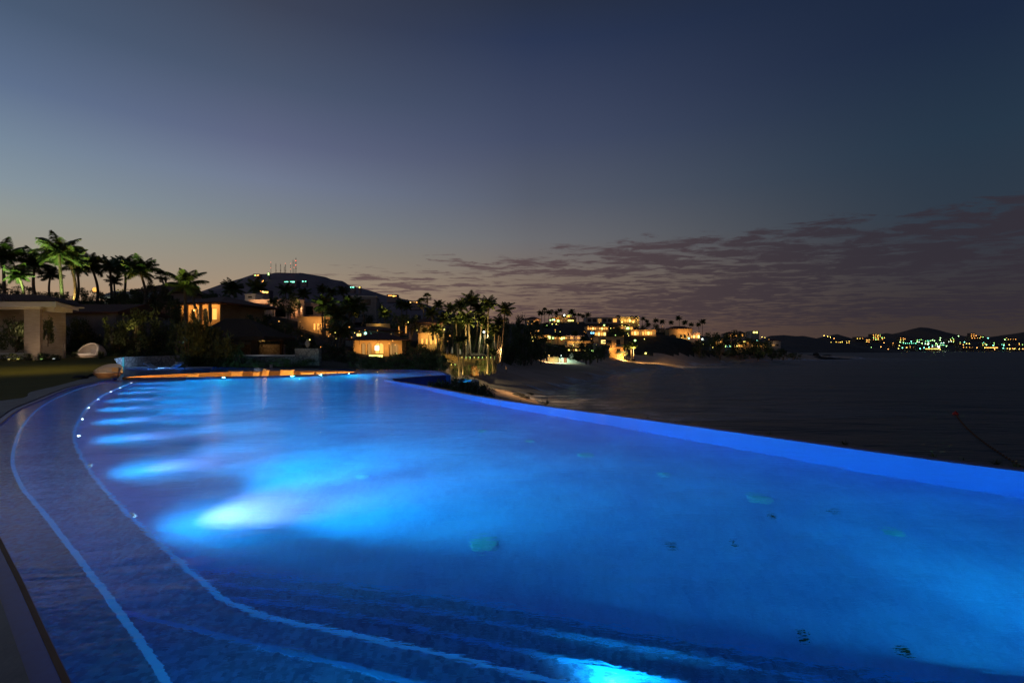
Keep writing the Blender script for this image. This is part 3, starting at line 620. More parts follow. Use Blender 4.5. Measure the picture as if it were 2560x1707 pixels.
# small cup/candle left on the far edge
p = P(678,922.6,43.2)
t_ = thing('lantern', 'tiny pale lantern standing on the far pool edge behind the lounge', 'lantern', (p.x, p.y, WZ)); MB().lathe([(.11,0),(.13,.02),(.1,.2),(.15,.22),(.15,.25)], n=12).build('body', canvas, t_); MB().lathe([(.05,.03),(.05,.14)], n=8).build('candle', lit_dim, t_)
# in-water loungers
def water_lounger(px, w, Y, label, flip=1):
    p = P(px, 920, Y); r = thing('water_lounger', label, 'lounger', (p.x, p.y, 7.2), R(8)*flip, 'white loungers in the shallow shelf')
    pale = mat('lounger_shell', (.55,.68,.8), (.5,.62,.75), 3, .4)
    prof = [(0,.75),(.15,.72),(.75,.32),(1.0,.28),(1.5,.42),(2.0,.34),(2.1,.2)]
    vs, fs = [], []
    for x, z in prof:
        for y in (-.36, .36): vs += [(flip*x, y, z), (flip*x, y, z-.12)]
    for i in range(len(prof)-1):
        a = i*4; fs += [(a, a+2, a+6, a+4), (a+1, a+5, a+7, a+3), (a, a+4, a+5, a+1), (a+2, a+3, a+7, a+6)]
    fs += [(0,1,3,2), (24,26,27,25)]
    o = MB().add(vs, fs).build('shell', pale, r)
    MB().box(flip*.9-.35, flip*.9+.35, -.28, .28, 0, .22).build('base', pale, r)
    MB().box(flip*.15-.12, flip*.15+.12, -.3, .3, .72, .82).build('headrest', canvas, r)
water_lounger(364, 50, 41, 'white in-water lounger, the left one, backrest towards the stairs'); water_lounger(452, 40, 42, 'white in-water lounger, the right one, backrest to the right', -1)
p = P(498,920,41.5); tag(MB().lathe([(.0,.0),(.9,.0),(1.0,.05),(.9,.1),(.3,.12)], n=20).build('pool_float', mat('float_vinyl', (.5,.5,.55), rough=.4), loc=(p.x, p.y, WZ)), 'flat round pale float drifting right of the loungers', 'pool float')
lamp('shelf_glow', 'SPOT', tuple(G(420,924,7.35)), 110, (.5,.85,1), pool, .05, (0,1,-.2), 150); lamp('shelf_glow', 'SPOT', (-28,40,7.0), 150, (.4,.8,1), pool, .05, (0,1,-.2), 150)
for a, c in ((620,924),(760,925),(920,928)):
    q = G(a, c, 7.3); lamp('upper_pool_glow', 'SPOT', (q.x, q.y, 7.2), 90, (.3,.85,1), pool, .05, (0,1,-.3), 150)
# catch basin beside the lobe: cyan wall, pale curved rim
cb = thing('catch_basin', 'small cyan-lit catch basin below the pool lobe, with a pale curved rim', 'basin', (0,0,0))
q = P(1148,958,35); 
ringp = [Vector((q.x-.7+1.7*math.cos(R(a)), q.y-1.2+2.3*math.sin(R(a)), 0)) for a in range(-75, 80, 12)]
strip_wall('rim', ringp, -.45, 0, 5.2, 6.95, concrete, cb); strip_wall('inner_wall', ringp, 0, .06, 5.2, 6.9, mat('cyan_tile', (.05,.55,.7), (.03,.4,.6), 6, .4), cb)
lamp('basin_glow', 'POINT', (q.x-.15, q.y-1.3, 6.1), 200, (.4,.9,1), cb, .1); lamp('wall_glow', 'POINT', (-5.2,27.6,5.2), 60, (.3,.5,1), cb, .2)
# ============================================================ VEGETATION KIT
def rv(r, a=1): return Vector((r.uniform(-a,a), r.uniform(-a,a), r.uniform(-a,a)))
def palm_crown(seed, nf=28, m=26, wind=.12):
    r = random.Random(seed); vs, fs = [], []
    for k in range(nf):
        az = 2*math.pi*(k*.382+r.uniform(-.05,.05)); q = k/nf
        e0 = R(86-q*92+r.uniform(-12,12)); ln_ = r.uniform(.85,1.1)*(.75+.25*math.sin(math.pi*min(1, q+.25))); droop = R(r.uniform(45,95))*(1-.15*q)
        h = Vector((math.cos(az)+wind, math.sin(az), 0)).normalized(); side = Vector((-h.y, h.x, 0)); p = Vector((0,0,0)); pts = []
        for i in range(m+1):
            t = i/m; e = e0-droop*t**1.3; d = h*math.cos(e)+Vector((0,0,1))*math.sin(e); pts.append((p.copy(), d)); p = p+d*(ln_/m)
        for i in range(m):
            (a, d), (b, _) = pts[i], pts[i+1]; wd = .012*(1-i/m)+.003; o = len(vs)
            vs += [a-side*wd, a+side*wd, b+side*wd*.8, b-side*wd*.8]; fs.append((o,o+1,o+2,o+3))
            if i < 2: continue
            t = i/m; L_ = .34*math.sin(math.pi*(.12+.84*t))**.8*r.uniform(.8,1.1)
            for s in (-1, 1):
                for sub in (0, .5):
                    aa = a.lerp(b, sub); dir_ = (side*s*.85+d*.55+Vector((0,0,-.28-.35*r.random()))).normalized(); mid = aa+dir_*L_*.5; tip = aa+dir_*L_*.92+Vector((0,0,-L_*.22)); w_ = .0105
                    o = len(vs); vs += [aa-d*w_, aa+d*w_, mid+d*w_*1.1, mid-d*w_*1.1, tip]; fs += [(o,o+1,o+2,o+3), (o+3,o+2,o+4)]
    b = MB(); b.add(vs, fs); return b.mesh('palm_crown', frond)
def fan_crown(seed, nf=30):
    r = random.Random(seed); vs, fs = [], []
    for k in range(nf):
        az = 2*math.pi*k*.382+r.uniform(-.2,.2); e = R(85-125*k/nf+r.uniform(-8,8)); h = Vector((math.cos(az)*math.cos(e), math.sin(az)*math.cos(e), math.sin(e)))
        side = Vector((-math.sin(az), math.cos(az), 0)); c = h*.5; o = len(vs); vs += [side*.01, side*-.01, c-side*.01, c+side*.01]; fs.append((o,o+1,o+2,o+3))
        for j in range(13):
            a = R(-95+190*j/12); d = (h*math.cos(a)+side*math.sin(a)); tip = c+d*.48*r.uniform(.85,1.05)+Vector((0,0,-.1)); w = side*math.cos(a)*.035-h*math.sin(a)*.035; o = len(vs)
            vs += [c, c+d*.25+w, tip, c+d*.25-w]; fs.append((o,o+1,o+2,o+3))
    b = MB(); b.add(vs, fs); return b.mesh('fan_crown', frond)
def skirt():
    r = random.Random(5); b = MB()
    for k in range(60):
        a = r.uniform(0, 6.28); z = r.uniform(-.7,.0); b.add([(.10*math.cos(a),.10*math.sin(a),z), (.2*math.cos(a+.2),.2*math.sin(a+.2),z-.15), (.22*math.cos(a),.22*math.sin(a),z-.4), (.18*math.cos(a-.2),.18*math.sin(a-.2),z-.15)], [(0,1,2,3)])
    return b.mesh('dead_fronds', dryleaf)
PALMS = [palm_crown(s, wind=w, nf=nf) for s, w, nf in ((1,.1,24),(2,-.25,22),(3,.3,21),(4,0,26))]; FANS = [fan_crown(1), fan_crown(2, 24)]; SKIRT = skirt()
def trunk_mesh(c, r0=.17, r1=.11):
    pth_ = [(c*math.sin(math.pi*t)*1.0, 0, t) for t in [i/8 for i in range(9)]]
    b = MB(); n_ = 8
    for i, p in enumerate(pth_):
        rr = (r0*1.35 if i == 0 else r0+(r1-r0)*i/8)
        b.v += [(p[0]+rr*math.cos(2*math.pi*k/n_), p[1]+rr*math.sin(2*math.pi*k/n_), p[2]) for k in range(n_)]
    b.f = [(i*n_+k, i*n_+(k+1) % n_, (i+1)*n_+(k+1) % n_, (i+1)*n_+k) for i in range(8) for k in range(n_)]+[tuple(8*n_+k for k in range(n_))]
    return b.mesh('trunk', bark, True)
TRUNKS = [trunk_mesh(0), trunk_mesh(.35), trunk_mesh(-.5)]
NP = [0]
def palm(px, pc, Y, rpx, label=None, kind='c', pb=None, lean=0, trunk=None, group=None, thick=1, var=None):
    i = NP[0]; NP[0] += 1; c = P(px, pc, Y); s = rpx*Y/F/.86
    bx = c.x+lean*Y/F; bz = P(px, pb, Y).z if pb else gz(bx, Y)-.2
    bz = min(bz, c.z-s*.6)
    root = thing('palm_tree', label, 'palm tree', (bx, Y, bz), 0, group); v = Vector((c.x-bx, 0, c.z-bz))
    t = link('trunk', TRUNKS[trunk if trunk is not None else i % 3], root, rot=v.to_track_quat('Z','Y').to_euler()); th = thick*(1.15 if s > 2.2 else 1); t.scale = (th, th, v.length)
    me = (PALMS[(var if var is not None else i) % 4] if kind == 'c' else FANS[i % 2])
    link('crown', me, root, v, (0,0,i*2.4), (s,s,s))
    if kind == 'f': link('dead_fronds', SKIRT, root, v, None, (s*.9,)*3)
    return root
def foliage_mesh(seed, n=1700, size=.046, tall=1, spiky=0):
    r = random.Random(seed); vs, fs = [], []
    clumps = []
    for k in range(26):
        a = r.uniform(0, 6.28); z = r.uniform(.1, .95); rad = .5*math.sqrt(max(0,1-(z*1.15-.5)**2*1.9))*r.uniform(.35,.95)
        clumps.append((Vector((rad*math.cos(a), rad*math.sin(a), z*tall)), r.uniform(.1,.21)))
    for k in range(n):
        c, cr = clumps[k % 26]; d = rv(r).normalized(); p = c+d*cr*(.55+.45*r.random()); p.z = max(p.z, .0)
        t = (rv(r)+Vector((0,0,-.25+spiky))).normalized(); u = t.cross(d+rv(r,.4)).normalized(); L_ = size*r.uniform(.7,1.5); w = L_*(.4 if not spiky else .16); o = len(vs)
        vs += [p, p+t*L_*.5+u*w, p+t*L_, p+t*L_*.5-u*w]; fs.append((o,o+1,o+2,o+3))
    b = MB(); b.add(vs, fs); return b.mesh('foliage', leaf)
FOL = [foliage_mesh(11), foliage_mesh(12), foliage_mesh(13, tall=.9), foliage_mesh(14, 1500, .055)]
SPK = [foliage_mesh(21, 1300, .11, 1, .7), foliage_mesh(22, 1300, .12, 1, .8)]
b = MB(); rr = random.Random(3)
for k in range(7):
    a = rr.uniform(0,6.28); b.tube([(0,0,-.1), (.03*math.cos(a),.03*math.sin(a),.15), (.2*math.cos(a),.2*math.sin(a),.45), (.33*math.cos(a),.33*math.sin(a),.72)], [.035,.028,.018,.006], 5)
STEM = b.mesh('trunk', bark, True); NB = [0]
def tree(px, pt, pb, Y, wpx, label=None, name='broadleaf_tree', cat='tree', group=None, spk=False, rz=None):
    """foliage between the rows pt and pb"""
    i = NB[0]; NB[0] += 1; top = P(px, pt, Y); zb = P(px, pb, Y).z; w = wpx*Y/F; h = top.z-zb
    root = thing(name, label, cat, (top.x, Y, zb), 0, group); ms = SPK if spk else FOL
    link('foliage', ms[i % len(ms)], root, None, (0,0,rz if rz is not None else i*1.7), (w, w*.8, h)); link('trunk', STEM, root, None, (0,0,i), (w*.8, w*.8, h)); return root
uplm = mat('uplight_body', (.03,.03,.03), rough=.5)
UPK, HOK = 5.0, 2.3
def uplight(px, pb, Y, power, color, aim=(0,.15,1), cone=80, label=None, dz=.12, dy=0, vis='y', group='garden uplights'):
    p = P(px, pb, Y); p.y += dy
    root = thing('garden_uplight', label or 'small garden uplight at the foot of a lit palm', 'uplight', p, 0, group)
    MB().lathe([(.05,0),(.07,.02),(.09,.14),(.1,.16)], n=10).build('housing', uplm, root)
    if vis: MB().lathe([(.085,.163),(.05,.17)], n=10).build('lens', FIN[vis], root)
    lamp('uplight_beam', 'SPOT', (0,0,.22), power*UPK, color, root, .1, aim, cone, .8); return root
YEL = (1,.72,.22); GRN = (.62,1,.28); ORG = (1,.5,.14); WRM = (1,.62,.28)
# ============================================================ BUILDING KIT
def facade(b, w, h, th, ops, y0=0):
    """a wall in the xz plane with rectangular and arched openings (u0,u1,v0,v1,kind,...)"""
    rc = [(-w/2+o[0]*w, -w/2+o[1]*w, o[2]*h, o[3]*h, o[4]) for o in ops]
    xs = sorted({-w/2, w/2}|{r[0] for r in rc}|{r[1] for r in rc})
    for i in range(len(xs)-1):
        xa, xb = xs[i], xs[i+1]; xm = (xa+xb)/2; zs = [(0, h)]
        for r in rc:
            if r[0] < xm < r[1]:
                nz_ = []
                for a, c in zs:
                    if r[2] > a: nz_.append((a, min(c, r[2])))
                    if r[3] < c: nz_.append((max(a, r[3]), c))
                zs = nz_
        for a, c in zs:
            if c-a > .01: b.box(xa, xb, y0, y0+th, a, c)
    for x0, x1, z0, z1, k in rc:
        if k != 'a': continue
        rx = (x1-x0)/2; cx_ = (x0+x1)/2; rz_ = min(rx, (z1-z0)*.5); zc = z1-rz_; N_ = 7
        for s in (-1, 1):
            arc = [(cx_+s*rx*math.cos(R(90)*j/N_), zc+rz_*math.sin(R(90)*j/N_)) for j in range(N_+1)]
            for j in range(N_):
                (ax, az_), (bx_, bz_) = arc[j], arc[j+1]
                v = [(ax,y0,az_),(cx_+s*rx,y0,az_) ,(cx_+s*rx,y0,bz_),(bx_,y0,bz_)]; v2 = [(p[0],y0+th,p[2]) for p in v]
                b.add(v+v2, [(0,1,2,3),(7,6,5,4),(0,3,7,4),(3,2,6,7)])
def windows(root, w, h, th, ops, y0=0, framem=None, detail=True):
    for o in ops:
        if len(o) < 6 or o[5] is None: continue
        x0, x1, z0, z1 = -w/2+o[0]*w, -w/2+o[1]*w, o[2]*h, o[3]*h; f = .07
        pane_m = glassd if o[5] == 'k' else FIN[o[5]]
        if not detail: MB().box(x0, x1, y0+th*.4, y0+th*.6, z0, z1).build('window', pane_m, root); continue
        fb_ = MB(); fb_.box(x0, x0+f, y0+th*.35, y0+th*.6, z0, z1).box(x1-f, x1, y0+th*.35, y0+th*.6, z0, z1).box(x0+f, x1-f, y0+th*.35, y0+th*.6, z1-f, z1).box(x0+f, x1-f, y0+th*.35, y0+th*.6, z0, z0+f)
        if x1-x0 > 1.0: fb_.box((x0+x1)/2-f/2, (x0+x1)/2+f/2, y0+th*.36, y0+th*.59, z0+f, z1-f)
        fo = fb_.build('window', framem or darkwood, root); MB().box(x0+f, x1-f, y0+th*.42, y0+th*.5, z0+f, z1-f).build('pane', pane_m, fo)
def tiled_roof(w, d, z, rise, over=.6, hip=True, y0=0):
    x0, x1, ya, yb = -w/2-over, w/2+over, y0-over, y0+d+over; ym = (ya+yb)/2; i = min((yb-ya)/2, (x1-x0)/2*.95) if hip else 0
    v = [(x0,ya,z),(x1,ya,z),(x1,yb,z),(x0,yb,z),(x0+i,ym,z+rise),(x1-i,ym,z+rise)]; v += [(p[0],p[1],p[2]-.16) for p in v[:4]]
    return MB().add(v, [(0,1,5,4),(1,2,5),(2,3,4,5),(3,0,4),(6,7,1,0),(7,8,2,1),(8,9,3,2),(9,6,0,3),(9,8,7,6)])
def house(label, px, pb, Y, wpx, hpx, dep=8, wall=plaster, roof='flat', rise=1.6, rz=0, ops=(), lamps=(), hollow=False, name='house', group=None, detail=True, over=.5, cat='house', roofm=None, sink=1.5, th=.3):
    p = P(px, pb, Y); w, h = wpx*Y/F, hpx*Y/F; root = thing(name, label, cat, p, rz, group)
    b = MB(); facade(b, w, h, th, ops)
    b.box(-w/2, -w/2+th, th, dep, 0, h).box(w/2-th, w/2, th, dep, 0, h).box(-w/2+th, w/2-th, dep-th, dep, 0, h).box(-w/2-.02, w/2+.02, -.02, dep+.02, -sink, -.003)
    b.build('wall', wall, root)
    windows(root, w, h, th, ops, 0, detail=detail)
    if roof == 'flat': MB().box(-w/2-.15, w/2+.15, -.15, dep+.15, h+.003, h+.28).build('roof', roofm or wall, root)
    else: tiled_roof(w, dep, h+.17, rise, over, roof == 'hip').build('roof', roofm or rooftile, root)
    for u, v, dy, pw, c in lamps:
        if dy < 0: lamp('house_light', 'SPOT', (-w/2+u*w, dy, v*h), pw*HOK, c, root, .12, (0,1,-.15), 165, .5)
        else: lamp('house_light', 'POINT', (-w/2+u*w, dy, v*h), pw*HOK, c, root, .12)
    return root, w, h
def street_glow(px, py, Y, color, power, label, fin='w', r=.16, pole=None, group=None, name='street_lamp', cat='street lamp'):
    p = P(px, py, Y); zb = pole if pole is not None else p.z-3; root = thing(name, label, cat, (p.x, p.y, zb), 0, group); h = p.z-zb
    if h > .3: MB().tube([(0,0.12,0),(0,.12,h),(0,.05,h+.15),(0,-.1,h+.16)], .05, 6).build('pole', darkmetal, root)
    MB().lathe([(.0,-r),(r*.8,-r*.6),(r,0),(r*.8,r*.6),(.01,r)], (0,-.14,h), 10, False).build('lamp_head', FIN[fin], root)
    if power: lamp('lamp_light', 'SPOT', (0,-.5,h-.25), power, color, root, .1, (0,.35,-1), 150, .5)
    return root
# ============================================================ LEFT PAVILION AND GARDEN
def ridge_tiles(b, a, c, d, e, n, amp=.05):
    """corrugated tile sheet between eave a-c and ridge e-d"""
    a, c, d, e = map(Vector, (a, c, d, e)); vs = []; k = 4*n; rows_ = 14; up = (c-a).cross(e-a).normalized(); up = up if up.z > 0 else -up
    for j in range(rows_+1):
        for i in range(k+1):
            t = i/k; p = (a.lerp(c, t)).lerp(e.lerp(d, t), j/rows_); vs.append(p+up*(amp*math.cos(2*math.pi*i/4)+.025*(j % 2)))
    b.add(vs, [(j*(k+1)+i, j*(k+1)+i+1, (j+1)*(k+1)+i+1, (j+1)*(k+1)+i) for j in range(rows_) for i in range(k)])
pv = thing('garden_pavilion', 'pale stone pavilion with tiled hip roof and white beams at the left edge', 'pavilion', P(80,903,42)); 
S42 = 42/F; PX0, PZ0 = P(80,903,42).x, P(80,903,42).z
def lx(px, d=0): return (px-1280)*(42+d)/F-PX0
def lz(py, d=0): return CAMZ-(py-HY)*(42+d)/F-PZ0
MB().box(lx(60), lx(100), 0, .25, -.3, lz(766)).build('column', travertine, pv)
MB().box(lx(-400), lx(157,2.4), 2.4, 2.7, -.3, lz(766,2.4)).build('wall', travertine, pv)
MB().box(lx(-300), lx(140,-.4), -.4, -.02, lz(767,-.4), lz(754,-.4)).box(lx(-300), lx(101), -.015, .3, lz(773), lz(767)-.02).box(lx(104,.6), lx(136,.6), .6, 2.38, lz(778,.6), lz(767,.6)).build('beam', whitepl, pv)
ez = [(lx(140,-.4),-.4,lz(754,-.4)),(lx(197,1.2),1.2,lz(769,1.2)),(lx(188,6),6,lz(757,6)),(lx(138,6),6,lz(748,6))]; v = ez+[(p[0],p[1],p[2]-.3) for p in ez]
MB().add(v, [(0,1,2,3),(4,7,6,5),(0,4,5,1),(1,5,6,2),(3,2,6,7),(0,3,7,4)]).build('eave', whitepl, pv)
MB().box(lx(-300), lx(140,-.4), .31, 2.38, lz(766)+.02, lz(762)).build('soffit', whitepl, pv)
b = MB(); ridge_tiles(b, (lx(-300),-.7,lz(754)+.05), (lx(140,-.5),-.5,lz(754,-.5)+.05), (lx(108,4),4,lz(738,4)), (lx(-300,4),4.6,lz(726,4.6)), 66)
ridge_tiles(b, (lx(140,-.5),-.5,lz(754,-.5)+.05), (lx(199,1.2),1.25,lz(768,1.2)+.05), (lx(190,5.5),5.5,lz(754,5.5)), (lx(108,4),4,lz(738,4)), 13)
b.build('roof', rooftile, pv)
MB().box(lx(-40), lx(59.5), 1.2, 1.5, -.3, lz(884,1.2)).box(lx(-40), lx(35), 1.0, 1.2, lz(886,1), lz(882,1)).build('low_wall', whitepl, pv)
lamp('porch_light', 'SPOT', (lx(96),-2.6,.15), 85, (1,.7,.45), pv, .1, (-.25,1,.75), 100, .8); lamp('porch_light', 'SPOT', (lx(128),-1.6,.1), 50, (1,.7,.45), pv, .1, (0,1,.6), 110, .8); lamp('eave_light', 'POINT', (lx(20),1.2,2.6), 16, (1,.7,.45), pv, .2)
lamp('added_lawn_light', 'SPOT', (12.0,-12.5,6.2), 620, (1,.8,.14), pv, .6, (-.25,.1,-1), 105, .9)  # unseen lamp without a fitting, added overhead to light the lawn
for px, pt, pb, Y, w, l, nm, sp in [(20,884,906,40.5,52,'low leafy shrub lit yellow at the left edge',0,0),(68,884,906,40.6,44,'dark low shrub in front of the pavilion column',0,0),(108,878,905,40.4,36,'shrub glowing green-yellow right of the column',0,0),(136,884,904,40.3,32,'small shrub with a bright spot by the pavilion corner',0,0),
    (40,800,880,43.6,64,'dark tropical shrub silhouetted against the pavilion wall, left of the column',0,1),(120,797,860,43.4,30,'dark tropical shrub silhouetted between column and wall corner',0,1)]:
    tree(px, pt, pb, Y, w, l, 'shrub', 'shrub', 'shrubs around the pavilion', bool(sp))
for px, pt, w, l in [(187,879,18,'clump of tall grass glowing yellow left of the cocoon daybed'),(252,878,18,'clump of lit grass right of the cocoon daybed')]:
    tree(px, pt, 903, 44.5, w, l, 'grass_clump', 'grass clump', 'lit grass clumps', True)
for px, pb, Y, pw, c, vis in [(22,903,39.9,24,YEL,'y'),(45,903,40,12,YEL,'y'),(104,903,39.9,22,(.9,.9,.25),'g'),(134,902,39.8,12,(.9,.9,.3),'h'),(186,902,44,16,YEL,None),(250,897,44,12,YEL,None)]:
    uplight(px, pb, Y, pw*.7, c, (0,.05,1), 80, 'small uplight among the shrubs at x%d' % px if 0 else 'small uplight half hidden in the pavilion planting', vis=vis, group='uplights in the pavilion planting')
# tiled roof behind, garage-like wing
house('low wing with dark tiled roof behind the hedge, right of the pavilion', 215, 870, 52, 150, 86, 7, greypl, 'gable', 1.1, 0, over=.5)
# rock on the lawn
tag(MB().lathe([(.0,.0),(.34,.0),(.3,.09),(.18,.15),(.02,.17)], n=9).build('garden_rock', rockm, loc=(G(200,944,7.6).x, G(200,944,7.6).y, 7.56)), 'low dark rock on the lawn beside the path', 'rock')
# cocoon daybed
q = P(228,903,46.5); db = thing('cocoon_daybed', 'round woven daybed with white domed canopy on the lawn behind the low wall', 'daybed', (q.x, q.y, q.z), R(-28))
MB().lathe([(.95,0),(1.05,.1),(1.08,.5),(.98,.56)], n=26).build('woven_base', wicker, db)
MB().lathe([(.95,.56),(.97,.64),(.9,.7),(0,.72)], n=26, cap=False).build('mattress', canvas, db)
nx_ = Vector((.30,-.80,.52)).normalized(); ax_ = -nx_; e1 = ax_.cross(Vector((0,0,1))).normalized(); e2 = ax_.cross(e1); vs, fs = [], []; nu_, nv_ = 36, 14
for s_ in (1.12, 1.04):
    for i in range(nv_+1):
        t = R(118)*i/nv_
        for j in range(nu_):
            a = 2*math.pi*j/nu_; p = ax_*math.cos(t)+(e1*math.cos(a)+e2*math.sin(a))*math.sin(t); p = Vector((p.x*s_, p.y*s_, p.z*s_+.55)); p.z = max(p.z, .52); vs.append(p)
H_ = (nv_+1)*nu_
for i in range(nv_):
    for j in range(nu_):
        a, b_, c, d = i*nu_+j, i*nu_+(j+1) % nu_, (i+1)*nu_+(j+1) % nu_, (i+1)*nu_+j; fs += [(a,b_,c,d),(H_+d,H_+c,H_+b_,H_+a)]
fs += [(nv_*nu_+j, nv_*nu_+(j+1) % nu_, H_+nv_*nu_+(j+1) % nu_, H_+nv_*nu_+j) for j in range(nu_)]
MB().add(vs, fs).build('canopy', mat('pale_wicker', (.62,.56,.5), (.42,.37,.33), 24, .8, .4, 60), db, True)
for k_, (x, rz_) in enumerate([(-.35,.3),(.3,-.2)]): MB().box(x-.28, x+.28, .3, .45, .7, 1.1, rz_).build('pillow', canvas if k_ else greypl, db)
lamp('daybed_light', 'SPOT', (1.2,-3.0,1.6), 260, (1,.75,.55), db, .1, (-.3,1,-.2), 60, .8)
# woven boat-shaped lounge seat on the path
q = G(270,944.5,7.56); bs = thing('basket_seat', 'boat-shaped woven lounge seat with white back and pillows at the pool corner', 'lounge seat', (q.x, q.y, 7.56), R(10))
def bowl(b, a0, b0, prof, n=28):
    vs = [(a0*r*math.cos(2*math.pi*k/n), b0*r*math.sin(2*math.pi*k/n), z) for r, z in prof for k in range(n)]
    return b.add(vs, [(i*n+k, i*n+(k+1) % n, (i+1)*n+(k+1) % n, (i+1)*n+k) for i in range(len(prof)-1) for k in range(n)])
amberw = mat('amber_wicker', (.5,.3,.16), (.28,.16,.09), 26, .8, .5, 70)
bowl(MB(), .64, .5, [(.62,0),(.72,.03),(1.0,.24),(1.03,.27),(.98,.27),(.9,.18),(0,.17)]).build('woven_base', amberw, bs)
vs, fs = [], []; nn_ = 18
for i in range(nn_+1):
    a = R(-12+204*i/nn_); hgt = .14+.33*math.sin(max(0, min(math.pi, a)))
    for s_ in (1.0, .93): vs += [(.63*s_*math.cos(a), .5*s_*math.sin(a), .25), (.61*s_*math.cos(a), .5*s_*math.sin(a)*1.05, .25+hgt)]
for i in range(nn_): a = i*4; fs += [(a,a+1,a+5,a+4),(a+2,a+6,a+7,a+3),(a+1,a+3,a+7,a+5)]
MB().add(vs, fs).build('backrest', whitepl, bs, True)
bowl(MB(), .57, .44, [(0,.31),(.9,.30),(.97,.25),(.97,.18)]).build('mattress', canvas, bs)
for x, w_ in ((-.32,.3),(-.02,.26),(.26,.28)): MB().box(x-w_/2, x+w_/2, .1, .2, .3, .52, .1).build('pillow', amberfab if x > 0 else canvas, bs)
lamp('seat_glow', 'SPOT', (.15,-1.2,.55), 16, (1,.62,.3), bs, .08, (-.1,1,-.15), 90, .8)
# ============================================================ WALLS, TERRACE, PALAPA
w1 = thing('stone_wall', 'low flagstone end pier and rubble wall behind the upper pool', 'wall', P(310,917,46))
X46 = 46/F
MB().box(-70*X46, -4*X46, 0, .5, -.4, 24*X46).build('pier', flagst, w1)
MB().box(-4*X46, 1*X46, -.03, .5, -.4, 24.3*X46).build('water_chute', mat('green_glass_tile', (.05,.4,.36), (.03,.3,.28), 9, .3), w1)
MB().add([(1*X46,0,-.4),(164*X46,0,-.4),(164*X46,0,30*X46),(1*X46,0,25*X46),(1*X46,.5,-.4),(164*X46,.5,-.4),(164*X46,.5,30*X46),(1*X46,.5,25*X46)], [(0,1,2,3),(5,4,7,6),(3,2,6,7),(0,3,7,4),(1,5,6,2)]).build('rubble_wall', stone, w1)
lamp('chute_light', 'SPOT', (-26*X46,-2.0,.5), 190, (.35,.6,1), w1, .1, (0,1,-.05), 120, .8)
w2 = thing('terrace_wall', 'long low rubble-stone terrace wall below the thatched hut', 'wall', P(700,912,50)); X50 = 50/F
MB().box(-112*X50, 95*X50, 0, .5, -.8, 22*X50).box(38*X50, 98*X50, -.1, .6, -.8, 41*X50).build('rubble_wall', stone, w2)
MB().box(-160*X50, 36*X50, 1.2, 1.5, 22*X50, 25*X50).box(-160*X50, 36*X50, 1.0, 2.2, 20*X50, 22*X50).build('pool_rim', whitepl, w2)
v = [(-112*X50,-.3,-.5),(-140*X50,.1,23*X50),(-112*X50,.1,23*X50)]

lamp('rim_light', 'POINT', (-60*X50,.3,1.35), 5, (.8,.85,1), w2, .3)
tag(MB().lathe([(.06,0),(.1,.04),(.22,.3),(.24,.5),(.14,.66),(.12,.74),(.16,.78)], n=14).build('clay_urn', greypl, loc=P(769,869,50)), 'pale clay urn standing on the right end of the terrace wall', 'urn')
# palapa
pl_ = thing('palapa', 'dark thatched open hut on posts beyond the pool', 'hut', P(608,884,58)); X58 = 58/F
v = [(-92*X58,-3,39*X58),(84*X58,-3,42*X58),(84*X58,5,42*X58),(-92*X58,5,39*X58),(-58*X58,1,89*X58),(5*X58,1,88*X58)]; v += [(a,b_,c-.35) for a, b_, c in v[:4]]
b = MB().add(v, [(0,1,5,4),(1,2,5),(2,3,4,5),(3,0,4),(6,7,1,0),(7,8,2,1),(8,9,3,2),(9,6,0,3),(9,8,7,6)])
o = b.build('thatch_roof', thatch, pl_)
r = random.Random(2); b = MB()
for k in range(700):
    t = r.random(); e = r.choice(((0,1),(1,2),(3,0),(0,1))); a = Vector(v[e[0]]).lerp(Vector(v[e[1]]), t); a.z -= r.uniform(0,.3); d = rv(r,.08); d.z = -r.uniform(.2,.45); s = Vector((.05,0,0)) if e[0] == 0 else Vector((0,.05,0)); b.add([a-s, a+s, a+d], [(0,1,2)])
b.build('thatch_fringe', thatch, pl_)
for x, y in ((-80,-2.4),(56,-2.4),(56,4),(-80,4)): MB().box(x*X58-(.38 if x == 56 and y < 0 else .15), x*X58+(.38 if x == 56 and y < 0 else .15), y-.15, y+.2, -.6, 42*X58).build('post', darkwood, pl_)
MB().box(-80*X58, 60*X58, 4.4, 4.7, -.3, 1.1).build('counter', stone, pl_)
lamp('hut_light', 'POINT', (20*X58,3.2,.8), 14, ORG, pl_, .2)
# ============================================================ HOUSES OF THE NEAR HILL
# tiled villa with lit verandah
h, w, hh = house('tiled villa with an amber-lit verandah, behind the leaning palm', 500, 806, 75, 120, 44, 9, ochrepl, 'hip', 1.5, R(-14), ops=[(.06,.2,.1,.8,'r','k'),(.27,.36,.15,.75,'r','k'),(.42,.5,.15,.75,'r','d'),(.56,.7,.1,.8,'a','k'),(.78,.92,.12,.8,'r','o')], lamps=[(.15,.75,-1.2,60,ORG),(.5,.75,-1.3,75,ORG),(.85,.75,-1.2,75,ORG)], over=1.9)
for x in (-.46,-.1,.25,.48): MB().box(x*w-.16, x*w+.16, -1.75, -1.45, 0, hh-.02).build('pillar', ochrepl, h)
house('upper storey of a pale house with red hip roof behind the verandah villa', 408, 766, 88, 110, 34, 8, pinkpl, 'hip', 2.2, R(6), ops=[(.2,.3,.3,.8,'r','k'),(.6,.72,.3,.8,'r','k')], over=.9)
house('grey-white gabled house glimpsed between the palms at left', 312, 770, 82, 90, 22, 8, whitepl, 'gable', 1.5, R(12), ops=[(.3,.5,.2,.8,'r','k')], lamps=[(.3,1.5,-1.5,30,(.8,1,.75))], over=.7, roofm=greypl)
